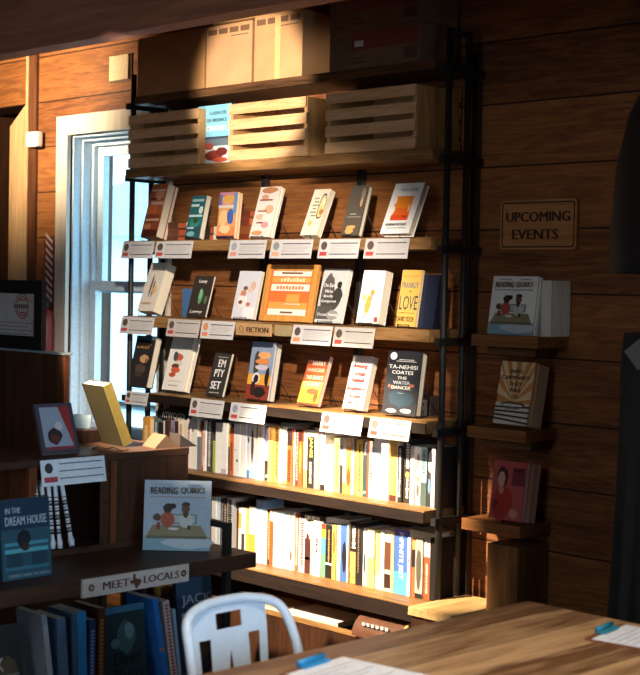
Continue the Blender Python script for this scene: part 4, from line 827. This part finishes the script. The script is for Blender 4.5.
MB().box((.2, -3.0, 0), (CX, -1.053, .02), DARKX).build('bottom', c)
MB().box((.2, -3.0, .02), (.215, -1.053, CT-.025), DARKW).build('back', c)
MB().box((.215, -1.40, .02), (CX-.004, -1.053, CT-.025), DARKW).build('closed_panel', c)
MB().box((CX-.006, -1.395, .02), (CX+.004, -1.37, CT-.025), REDW).build('edge_strip', c)
for y in (-1.715, -2.3, -3.0): MB().box((.215, y, .02), (CX, y+.03, CT-.025), REDW).build('divider', c)
MB().box((CX-.002, -1.435, .02), (CX+.002, -1.40, CT-.025), DARKX).build('divider', c)
# tall plank panel behind, with the framed certificate on its ledge
tp = thing('tall_panel', 'tall dark plank panel at far left with a pale ledge', 'panel', (0, 0, 0))
MB().box((-.9, -1.3, 0), (.13, -1.28, 1.333), wood('tall_panel_wood', '4C2E1C', '2C1A10', 'Z', .8, .5, plank=('X', -.9, .13, .012))).build('planks', tp)
MB().box((.13, -1.3, 0), (.14, -1.28, 1.333), REDW).build('end_strip', tp)
MB().box((-.9, -1.303, 1.333), (.143, -1.268, 1.341), plain('7A8288', .4)).build('ledge', tp)
A = onY(41, 352, -1.29); B = onY(-30, 350, -1.29); Tz = onY(41, 280.5, -1.29).z
r = thing('framed_certificate', 'black-framed certificate with a round red stamp standing on the plank panel', 'framed certificate', (B.x, -1.29, 1.3415))
W, H = A.x-B.x, Tz-1.3415; f = .05
mb = MB(); BK = plain('1A1817', .4)
mb.box((0, 0, 0), (f, .02, H), BK).box((W-f, 0, 0), (W, .02, H), BK).box((f, 0, 0), (W-f, .02, f), BK).box((f, 0, H-f), (W-f, .02, H), BK); mb.build('frame', r)
MB().box((f, .008, f), (W-f, .014, H-f), plain('A8A29E', .5)).build('paper', r)
mb = MB(); cx, cz = W-f-.088, H*.62; rd = plain('8A4038', .6)
for rr in (.046, .036): mb.tube([(cx+rr*math.cos(k*PI/14), .0075, cz+rr*math.sin(k*PI/14)) for k in range(28)], .0022, rd, 6, closed=True)
mb.box((cx-.055, .0045, cz-.011), (cx+.055, .006, cz+.011), plain('A8A29E', .5))
for k in range(7): mb.box((cx-.05+.0145*k, .004, cz-.008), (cx-.05+.0145*k+.01, .0046, cz+.008), plain('4A3C3A', .6))
mb.box((cx-.02, .006, cz+.022), (cx+.02, .0075, cz+.027), rd).box((cx-.018, .006, cz-.027), (cx+.018, .0075, cz-.022), rd)
mb.build('round_stamp', r)
mb = MB()
for k in range(4): mb.box((f+.02, .0068, H*.37-.014*k), (W-f-.02-.03*(k % 2), .0078, H*.37-.014*k+.004), plain('7E7874', .6))
mb.build('printed_lines', r)
A = onY(41.5, 351, -1.275)
r = thing('small_card', 'pale blue card standing on the ledge beside the black frame', 'card', (A.x, -1.275, 1.3412))
MB().box((-.012, 0, 0), (.01, .002, .075), plain('B8CDDA', .5)).build('card', r)
A = onY(44, 350, -.05); B = onY(51.5, 350, -.05)
r = thing('red_canister', 'dark red canister on the wall below the striped strip', 'canister', ((A.x+B.x)/2, -.06, 1.1))
MB().tube([(0, 0, 0), (0, 0, .02), (0, 0, .3), (0, 0, .34), (0, 0, .36)], [.03, .042, .042, .03, .012], plain('7A2420', .4), 16).build('cylinder', r)
MB().box((-.02, -.02, .36), (.02, .012, .4), BLACK, bev=.004).build('valve', r)
MB().box((-.05, .04, -.02), (.05, .058, .3), BLACK).build('wall_bracket', r)
# MEET LOCALS sign on the shelf edge
a = onX(83, 590, UX+.012); b = onX(189, 574, UX+.012)
r = thing('shelf_sign', 'grey wooden sign reading MEET LOCALS on the low unit edge', 'sign', (UX+.012, a.y, UZ-.028), (math.radians(0), 0, PI/2))
W = b.y-a.y; h = .056; SG = wood('grey_sign_wood', 'CFC4BA', 'AFA398', 'X', 1.5, .6); tx = plain('5A3826', .6)
MB().box((0, 0, -h/2), (W, .011, h/2), SG, bev=.001).build('plaque', r)
mb = MB(); mb.text('MEET', W*.3, 0, W*.24, h*.42, 0, tx, bold=.05); mb.text('LOCALS', W*.73, 0, W*.34, h*.42, 0, tx, bold=.05); mb.build('lettering', r)
tex = [(-.5, .1), (-.18, .1), (-.18, .5), (.05, .5), (.05, .18), (.5, .08), (.52, -.15), (.15, -.55), (.02, -.45), (-.1, -.15), (-.28, -.2)]
mb = MB()
for p in (tex,): mb.prism([(W*.475+x*.045, y*.045) for x, y in p], -.0009, 0, tx)
mb.build('state_emblem', r)
mb = MB(); mb.disc((W*.075, 0), .011, .011, -.0009, 0, tx); mb.disc((W*.945, 0), .011, .011, -.0009, 0, tx); mb.disc((W*.075, 0), .004, .004, -.0012, 0, SG); mb.disc((W*.945, 0), .004, .004, -.0012, 0, SG); mb.build('round_badges', r)
# white review card on the cabinet edge
def facing_x(px0, px1, y0, X): return onX(px0, y0, X), onX(px1, y0, X)
a, b = facing_x(40, 104, 458, CX+.01)
r = thing('shelf_card', 'white review card on the dark cabinet edge above the patterned bookmarks', 'card', (CX+.01, a.y, UZ+CT-.002), (-.2, 0, PI/2))
W = b.y-a.y; h = .085
MB().box((0, 0, -h), (W, .0012, 0), plain('DCE2E8', .6)).build('card', r)
mb = MB(); mb.disc((W*.12, -h*.32), W*.06, h*.2, -.0008, 0, plain('3A3A40', .6)); mb.build('portrait_photo', r)
MB().box((W*.04, -.0008, -h*.86), (W*.24, 0, -h*.66), plain('B0444A', .6)).build('red_caption', r)
mb = MB()
for k in range(3): mb.box((W*.28, -.0008, -h*(.2+.28*k)), (W*.96, 0, -h*(.16+.28*k)), plain('4A5058', .6))
mb.build('printed_lines', r)
# patterned bookmarks hanging below
for k, (x0, y0, x1, y1) in enumerate(((34, 478, 40, 535), (41, 480, 47, 541), (48, 480, 53, 549), (54.5, 480, 60, 548.5), (61, 480, 72, 546))):
    p = onX(x0, y0, CX-.02); q = onX(x1, y1, CX+.03)
    d = q-p; Ln = d.length
    r = thing('patterned_pencil', ['leftmost', 'second from left', 'third from left', 'fourth from left', 'rightmost, most tilted'][k]+' of the black and white patterned pencils below the white card', 'pencil', tuple(p))
    MB().tube([(0, 0, 0), tuple(d*.06), tuple(d*.1), tuple(d*.85), tuple(d*.92), tuple(d)], [.004, .009, .0075, .0075, .011, .008], plain('C9CFD6', .4), 10).build('shaft', r)
    mb = MB()
    for j in range(16):
        t = .25+.55*j/16+(.02 if j % 3 else 0)
        mb.tube([tuple(d*t), tuple(d*(t+.012+.012*(j % 2)))], .0079, plain('23252A', .5), 10)
    mb.build('dark_bands', r)
# book leaning in the middle of the cabinet top (seen from the front)
def x_book(bl, br, tl, X, z, t, colr, art, texts, label, lean=None, yaw=0., Hh=None, name='paperback_book'):
    a = onX(bl[0], bl[1], X); b = onX(br[0], br[1], X)
    W = (b.y-a.y); H = Hh
    L = lean
    r = thing(name, label, 'book', (X, a.y, z+t*math.sin(L)+.0005), (-L, 0, PI/2+yaw))
    book_body(r, W, H, t, colr); draw(r, W, H, art, texts); return r
x_book((43, 456), (80, 451), None, CX-.07, UZ+CT, .012, '4A4650', [(rect(.1, .08, .9, .93), '9AA4B4'), ([(.9, .08), (.9, .93), (.6, .93)], '9A3A3A'), (blob(.4, .35, .22, .18, 3), '3A3034'), (blob(.4, .3, .14, .1, 4), '6A3A34'), (rect(.1, .08, .9, .14), '8A4040'), (blob(.55, .55, .12, .1, 5), 'C4C4CC')], [],
    'grey-framed picture card with red stripe leaning on the cabinet top', lean=.33, Hh=.172, name='picture_card')
# yellow-spined book propped with its back to us, on a cardboard wedge
P = onZ(134, 447, UZ+CT)
camdir = math.atan2(CAM.y-P.y, CAM.x-P.x)
rz = camdir-math.radians(34)-PI   # spine turned towards the viewer
r = thing('hardcover_book', 'olive hardcover with yellow spine propped up on the cabinet, leaning left', 'book', (P.x-.01, P.y, UZ+CT+.0145))
spine = math.atan2(CAM.y-P.y, CAM.x-P.x)+math.radians(32)
M = Matrix.Translation((0, 0, 0)) @ Matrix.Rotation(spine, 4, 'Z')   # local +x: spine normal ; local -y: back cover side
tilt = Matrix.Rotation(math.radians(22), 4, 'X')
OL = plain('2E2817', .6, spec=.2); YE = plain('8A7436', .5)
def tb(a, b, m, nm):
    mb = MB(); mb.box(a, b, m, M=M @ tilt); return mb.build(nm, r)
tb((-.15, -.036, 0), (-.002, -.033, .232), OL, 'back_cover'); tb((-.002, -.036, 0), (.0, 0, .232), YE, 'spine'); tb((-.15, -.003, 0), (-.002, 0, .232), OL, 'front_cover')
tb((-.148, -.033, .002), (-.002, -.003, .229), PAGES, 'page_block')
w = thing('cardboard_wedge', 'tan cardboard wedge behind the olive hardcover on the cabinet top', 'wedge', (P.x-.02, P.y+.05, UZ+CT))
MB().prism([(0, 0), (.1, 0), (.045, .045)], 0, .1, plain('5E4630', .7), 'X').build('folded_card', w)
w.rotation_euler = (0, 0, -.2)
MB().prism([(.1, 0), (.17, 0), (.1, .045)], .02, .1, plain('2E241E', .7), 'X').build('dark_side', w)
A = onZ(83, 441, UZ+CT)
r = thing('small_box', 'small dark box on the cabinet top before the window', 'box', (A.x, A.y, UZ+CT))
MB().box((-.05, -.04, 0), (.06, .06, .045), DARKW, bev=.002).build('body', r)
r = thing('small_card', 'small grey-blue card standing on the dark box before the window', 'card', (A.x-.02, A.y+.0, UZ+CT+.0455))
MB().box((-.03, 0, 0), (.04, .003, .05), plain('7A8C94', .5)).build('card', r); r.rotation_euler = (-.15, 0, .5)
p = [onZ(x, y, UZ+CT+.002) for x, y in ((92, 449), (98, 446), (106, 449), (113, 447), (121, 451), (128, 449))]
r = thing('cable', 'thin black cable curling on the cabinet top by the olive book', 'cable', tuple(p[0]))
MB().tube([tuple(q_-p[0]) for q_ in p], .0022, BLACK, 6).build('cord', r)
# cartoon book on the low unit, turned to the viewer
P = onZ(176, 551.5, UZ); Q0 = onZ(143, 551.5, UZ); Q1 = onZ(210, 551.5, UZ)
px_m = FPX/((P-CAM).dot(FW)); W = 67/px_m; H = 70/px_m
ang = math.atan2(RT.y, RT.x); L = .16
org = P-Vector((math.cos(ang), math.sin(ang), 0))*W/2
r = thing('paperback_book', 'white square cartoon-covered book standing on the low dark display unit', 'book', (org.x, org.y, UZ+.014*math.sin(L)+.0005), (-L, 0, ang))
book_body(r, W, H, .014, 'A4B0BC'); draw(r, W, H, qa, qt)
# dark blue book at the left
P = onX(27, 579, .8); px_m = FPX/((P-CAM).dot(FW))
x_book((3, 581), (52, 573), None, .80, UZ, .016, '22384C', [(rect(0, 0, 1, .62), '2E5262'), (rect(.06, .42, .94, .46), '4A90A0'), (rect(.06, .33, .94, .38), '58A4B0'), (blob(.45, .5, .16, .13, 3), '1E2228'), (blob(.47, .4, .1, .06, 4), '3A2A28'), (rect(.1, .16, .4, .32), '24404E'), (rect(.6, .16, .9, .32), '24404E'), (rect(.06, .12, .94, .16), '3A7080')],
    [('IN THE', .24, .86, .3, .07, 'A8B8C4', dict(bold=.015, rot=.0)), ('DREAM HOUSE', .5, .73, .84, .11, 'A8B8C4', dict(bold=.015)), ('CARMEN MARIA MACHADO', .52, .05, .84, .04, '8AA4B0', dict(bold=.01))],
    'dark blue book with a glowing teal scene standing at the left of the low unit', lean=.1, Hh=80/px_m)
# lower tier books
LZ = .281
def low_spine(x0, x1, yt, colr, label, lean=0., marks=None, X=.85, yb=660):
    a = onX(x0, yb, X).y; b = onX(x1, yb, X).y; H = onX((x0+x1)/2, yt, X).z-LZ
    r = thing('paperback_book', label, 'book', (X, a, LZ+(b-a)*abs(math.sin(lean))*0), (0, -lean, PI/2) if False else (0, 0, PI/2), group='books on the lower tier of the low unit')
    W = b-a; cm = plain(colr, .4)
    sh = Matrix.Rotation(-lean, 4, 'Y')
    lift = W*math.sin(abs(lean)) if lean < 0 else 0
    MT = Matrix.Translation((0, 0, W*math.sin(abs(lean)))) @ sh
    mb = MB(); mb.box((0, 0, 0), (W, .0015, H), cm, M=MT).box((0, .0015, 0), (.0012, .14, H), cm, M=MT).box((W-.0012, .0015, 0), (W, .14, H), cm, M=MT); mb.build('cover', r)
    mb = MB(); mb.box((.0012, .0015, .001), (W-.0012, .139, H-.001), PAGES, M=MT); mb.build('page_block', r)
    if marks:
        mb = MB()
        for mk in marks:
            if mk[0] == 'b': mb.box((.0002, -.0006, mk[1]*H), (W-.0002, 0, mk[2]*H), plain(mk[3], .45), M=MT)
            else:
                v = mk[1]
                while v < mk[2]: mb.box((W*.25, -.0008, v*H), (W*.75, 0, (v+.025)*H), plain(mk[3], .5), M=MT); v += .04
        mb.build('spine_print', r)
low_spine(53, 58, 613, '8A929A', 'slim grey-white spine, first of the lower tier row', .14, [('b', .0, .9, 'A8B0B4')])
low_spine(63, 71, 618, '5A7494', 'slate-blue spine with a tan foot on the lower tier', .08, [('b', 0, .2, '9A8A68')])
low_spine(75.5, 79.5, 613, '46627A', 'dull blue slim spine left of the bright blue one', .04)
low_spine(80, 88.5, 612, '2E88C4', 'bright sky-blue spine on the lower tier of the low unit', .04)
low_spine(89, 95.5, 620, '24365A', 'navy spine with pale lettering right of the bright blue one', .0, [('m', .1, .9, '7A94C4')])
low_spine(98, 104.5, 608, '4A2A1E', 'dark brown spine with gold lettering on the lower tier', .0, [('m', .1, .9, '9A6A3A')])
low_spine(166, 171, 596, '2A6CB4', 'blue book leaning left on the lower tier, before the dark blue cover', .2, [('b', .42, .45, 'B87A5A')])
low_spine(173, 179, 600, 'B8ACA8', 'white and red spine leaning against the blue one', .16, [('m', .1, .95, '9A4038')])
low_spine(180, 183, 608, '8AA0B0', 'slim grey-blue spine at the right of the leaning books', .14)
def low_face(x0, x1, yt, colr, art, texts, label, X, lean=.12, yb=672):
    a = onX(x0, yb, X).y; b = onX(x1, yb, X).y; H = onX((x0+x1)/2, yt, X-.03).z-LZ
    r = thing('hardcover_book', label, 'book', (X, a, LZ+.018*math.sin(lean)+.0005), (-lean, 0, PI/2), group='books on the lower tier of the low unit')
    book_body(r, b-a, H/math.cos(lean), .018, colr, True); draw(r, b-a, H/math.cos(lean), art, texts)
low_face(-8, 25, 626, '3A3836', [(blob(.6, .5, .3, .2, 3), '6A5A48'), (rect(.1, .1, .95, .25), '55504A')], [('THINGS', .6, .45, .6, .08, 'B8B4AE', dict(bold=.02)), ('X', .3, .6, .3, .14, 'C4BFB8', dict(bold=.03))],
    'grey and brown face-out book at the far left of the lower tier', .82)
low_face(106, 149, 606, '26383A', [(rect(0, .93, 1, 1), '3A6A84'), (blob(.55, .66, .26, .2, 3), '3E5C5E'), (blob(.62, .72, .12, .1, 4), '6A8688'), (blob(.3, .6, .12, .06, 5), '5A7072'), (blob(.5, .2, .4, .12, 6), '2E4244')], [('Devil', .55, .43, .6, .14, '15191A', dict(slant=.2, bold=.02)), ('Master', .58, .26, .72, .14, '15191A', dict(slant=.2, bold=.02))],
    'dark green hardcover with a ghostly figure face out on the lower tier', .84)
low_face(181, 216, 578, '24364A', [(rect(0, .8, 1, 1), '2E4A64'), (blob(.5, .2, .4, .15, 3), '5A4436'), (rect(.1, .03, .9, .12), '3A3A44')], [('JACK', .55, .76, .84, .13, '8A9AAC', dict(bold=.03)), ('RABBIT', .55, .58, .86, .12, '8A9AAC', dict(bold=.03)), ('SMILE', .55, .4, .8, .12, '7A8A9C', dict(bold=.03))],
    'dark blue hardcover lettered JACK RABBIT on the lower tier', .74)

# ------------------------------------------------------------------ table, clipboards, chair
t = thing('wooden_table', 'large plank-topped wooden table in the foreground at lower right', 'table', (2.1, -3.0, 0))
MB().box((0, 0, .705), (1.25, 1.875, .75), TABLEW, bev=.004).build('tabletop', t, loc=None)
for x in (.08, 1.09):
    for y in (.08, 1.71): MB().box((x, y, 0), (x+.08, y+.08, .705), DARKW).build('leg', t)
MB().box((.1, .1, .62), (1.15, .13, .705), DARKW).box((.1, 1.745, .62), (1.15, 1.775, .705), DARKW).build('apron', t)
def clipboard(p, q, w, label, clipcol, far=False):
    P = onZ(*p, .7505); Q = onZ(*q, .7505); d = Q-P; a = math.atan2(d.y, d.x)
    if far: P = P+Vector((math.sin(a), -math.cos(a), 0))*w
    r = thing('clipboard', label, 'clipboard', (P.x, P.y, .7503), (0, 0, a))
    Lb = .32
    MB().prism(rrect(0, 0, Lb, w, .012), 0, .004, plain('7A4A30', .5), 'Z').build('board', r)
    MB().box((.02, .008, .004), (Lb-.005, w-.008, .0052), plain('E4E8F0', .5)).build('paper', r)
    mb = MB()
    for k in range(12): mb.box((.06+.02*k, .02, .0052), (.063+.02*k, w-.03-.04*(k % 3), .0055), plain('9AA0B0', .6))
    mb.build('printed_lines', r)
    mb = MB(); mb.box((.0, w*.3, .005), (.028, w*.72, .012), plain(clipcol, .35), bev=.003); mb.tube([(.006, w*.3, .016), (.006, w*.72, .016)], .006, plain(clipcol, .35), 8); mb.build('clip', r)
clipboard((583, 640), (640, 650), .21, 'clipboard with teal clip and white paper at the right of the table', '2E7E92')
clipboard((338, 656.5), (409, 672), .22, 'clipboard with blue clip and white paper at the near edge of the table', '2E86B8', far=True)
# metal chair
MET = plain('D4E2F0', .3, .0, var=.03, name='white_metal')
ch = thing('metal_chair', 'white enamelled metal cafe chair with a slotted back beside the table', 'chair', (1.79, -1.945, 0), (0, 0, 0))
ztop = .812
def bez(ps, n=14):
    out = []
    for i in range(len(ps)-1):
        p0, p1, p2, p3 = (Vector(ps[max(i-1, 0)]), Vector(ps[i]), Vector(ps[i+1]), Vector(ps[min(i+2, len(ps)-1)]))
        for k in range(n):
            s_ = k/n
            out.append(.5*((2*p1)+(p2-p0)*s_+(2*p0-5*p1+4*p2-p3)*s_*s_+(3*p1-p0-3*p2+p3)*s_**3))
    out.append(Vector(ps[-1])); return out
hoop = bez([(.15, -.17, .44), (.1, -.175, .6), (.06, -.17, .72), (.025, -.15, .785), (0, -.08, ztop-.004), (-.005, 0, ztop), (0, .08, ztop-.004), (.025, .15, .785), (.06, .17, .72), (.1, .175, .6), (.15, .17, .44)], 6)
MB().tube(hoop, .0125, MET, 12).build('back_hoop', ch)
mb = MB()
tiltb = Matrix.Translation((-.002, 0, ztop-.01)) @ Matrix.Rotation(math.radians(-8), 4, 'Y') @ Matrix.Translation((0, 0, -(ztop-.01)))
zt, zh0, zh1, zb = ztop-.008, ztop-.028, ztop-.068, .46
def pp(pts): mb.prism(pts, -.0015, .0015, MET, 'X', M=tiltb)
pp([(-.125, zh0), (.125, zh0), (.12, zt), (-.12, zt)])
pp([(-.125, zh1), (-.042, zh1), (-.042, zh0), (-.125, zh0)]); pp([(.042, zh1), (.125, zh1), (.125, zh0), (.042, zh0)])
zc = zh1-.02
pp([(-.125, zc), (.125, zc), (.125, zh1), (-.125, zh1)])
for s_ in (-1, 1):
    pp([(s_*.125, zc), (s_*.1, zc), (s_*.09, zb), (s_*.115, zb)][::s_])
    pp([(s_*.062, zc), (0, zc), (0, zc-.03), (s_*.035, zb), (s_*.062, zb)][::s_])
mb.build('back_panel', ch)
MB().box((.0, -.175, .44), (.35, .175, .455), MET, bev=.006).build('seat', ch)
for x, y in ((.02, -.16), (.02, .16), (.33, -.16), (.33, .16)):
    MB().tube([(x, y, .44), (x+(.04 if x > .1 else -.06), y*1.2, 0)], [.014, .011], MET, 10).build('leg', ch)

# ------------------------------------------------------------------ dark shapes at the right edge
r = thing('pendant_lamp', 'large black bell-shaped hanging shade at the right edge', 'lamp', (2.36, -.6, 1.655))
prof = [(.317, 0), (.317, .12), (.305, .3), (.275, .45), (.22, .56), (.13, .64), (.05, .68), (.02, .72)]
MB().grid([[Vector((a*math.cos(2*PI*k/36), a*math.sin(2*PI*k/36), h)) for k in range(36)] for a, h in prof], plain('191716', .7), closed_u=True).build('shade', r, recalc=True)
MB().tube([(0, 0, .7), (0, 0, ZC-1.655)], .006, BLACK, 8).build('cord', r)
MB().tube([(0, 0, .55), (0, 0, .7)], .025, BLACK, 10).build('socket', r)
r = thing('draped_stand', 'dark cloth draped over a tall stand behind the table at right', 'draped stand', (2.35, -.42, 0))
n = 72; P = []
for j in range(16):
    z = 1.475*(1-j/15); fl = 1+.1*max(0, (1.0-z))**1.5+(.0 if z < 1.45 else -.02)
    row = []
    for k in range(n):
        a = 2*PI*k/n; ca, sa = math.cos(a), math.sin(a); e = .35
        x = .39*math.copysign(abs(ca)**e, ca); y = .13*math.copysign(abs(sa)**e, sa)
        fold = .016*min(1, max(0, (1.25-z)))*math.sin(13*a+1.3*math.sin(3*a))
        row.append(Vector((x*fl+fold*ca, y*fl+fold*sa, z)))
    P.append(row)
CL = plain('2B2927', .9, var=.1, scale=14)
mb = MB(); mb.grid(P, CL, closed_u=True)
top = [mb.bm.verts.new((v.x, v.y, 1.4755)) for v in P[0]]; mb.bm.faces.new(top)
mb.build('cloth', r)
A = onY(638, 352, -.56)
MB().prism([(A.x-2.35-.05, A.z), (A.x-2.35, A.z-.055), (A.x-2.35+.09, A.z+.0), (A.x-2.35+.03, A.z+.06)], -.139, -.137, plain('6E6A6C', .7), 'Y').build('pinned_paper', r)

# ------------------------------------------------------------------ light
def spot(name, loc, target, W, ang, blend, rad, colr):
    l = bpy.data.lights.new(name, 'SPOT'); l.energy = W; l.spot_size = math.radians(ang); l.spot_blend = blend; l.shadow_soft_size = rad; l.color = colr
    o = bpy.data.objects.new(name, l); COL.objects.link(o); o.location = loc
    o.rotation_euler = (Vector(target)-Vector(loc)).to_track_quat('-Z', 'Y').to_euler(); return o
def area(name, loc, target, W, sx, sy, colr, spread=180):
    l = bpy.data.lights.new(name, 'AREA'); l.spread = math.radians(spread); l.shape = 'RECTANGLE'; l.size = sx; l.size_y = sy; l.energy = W; l.color = colr
    o = bpy.data.objects.new(name, l); COL.objects.link(o); o.location = loc
    o.rotation_euler = (Vector(target)-Vector(loc)).to_track_quat('-Z', 'Y').to_euler(); return o
WARM = (1., .76, .48); WARM2 = (1., .84, .62); SOFT = (1., .89, .76)
spot('track_spot_low', (.42, -2.3, 2.5), (.5, -.2, .55), 1700, 29, .4, .03, WARM2)
spot('track_spot_mid', (2.2, -2.4, 2.45), (-.05, -.2, 1.24), 720, 34, .6, .04, SOFT)
spot('track_spot_high', (.5, -2.0, 2.2), (-.03, -.25, 2.4), 400, 24, .5, .03, (1., .86, .68))
spot('alcove_lamp', (-1.75, -.9, 2.5), (-1.98, 0, 2.66), 140, 110, .8, .04, (1., .8, .54))
area('cool_fill_right', (6.0, -2.9, 1.5), (.9, -2.0, .6), 14, 1.8, 1.4, (.6, .8, 1.), 55)  # added cool fill from the right; the wall there has no window
area('cool_fill_front', (2.4, -7.0, 2.2), (1.0, -1.0, 1.6), 42, 2.4, 1.8, (.75, .88, 1.))  # added cool fill standing in for daylight behind the camera; front wall is closed
spot('table_fill_spot', (2.9, -2.4, 3.0), (2.75, -2.0, .75), 200, 62, .8, .15, (1., .84, .66))  # added spot to brighten the tabletop, no fixture belongs to it
area('overhead_fill', (1.5, -4.5, 3.05), (1.2, -3.5, 0), 14, 1.6, 1.6, (1., .9, .78))  # added ambient fill to lift the dark areas, not a fixture
pl = bpy.data.lights.new('window_portal', 'AREA'); pl.shape = 'RECTANGLE'; pl.size = .8; pl.size_y = 1.6; pl.cycles.is_portal = True
po = bpy.data.objects.new('window_portal', pl); COL.objects.link(po); po.location = (-1.34, .25, 1.56); po.rotation_euler = (-PI/2, 0, 0)
wd = bpy.data.worlds.new('sky'); S.world = wd; wd.use_nodes = True
bg = wd.node_tree.nodes['Background']; bg.inputs[0].default_value = (.5, .82, 1, 1); bg.inputs[1].default_value = 4.2
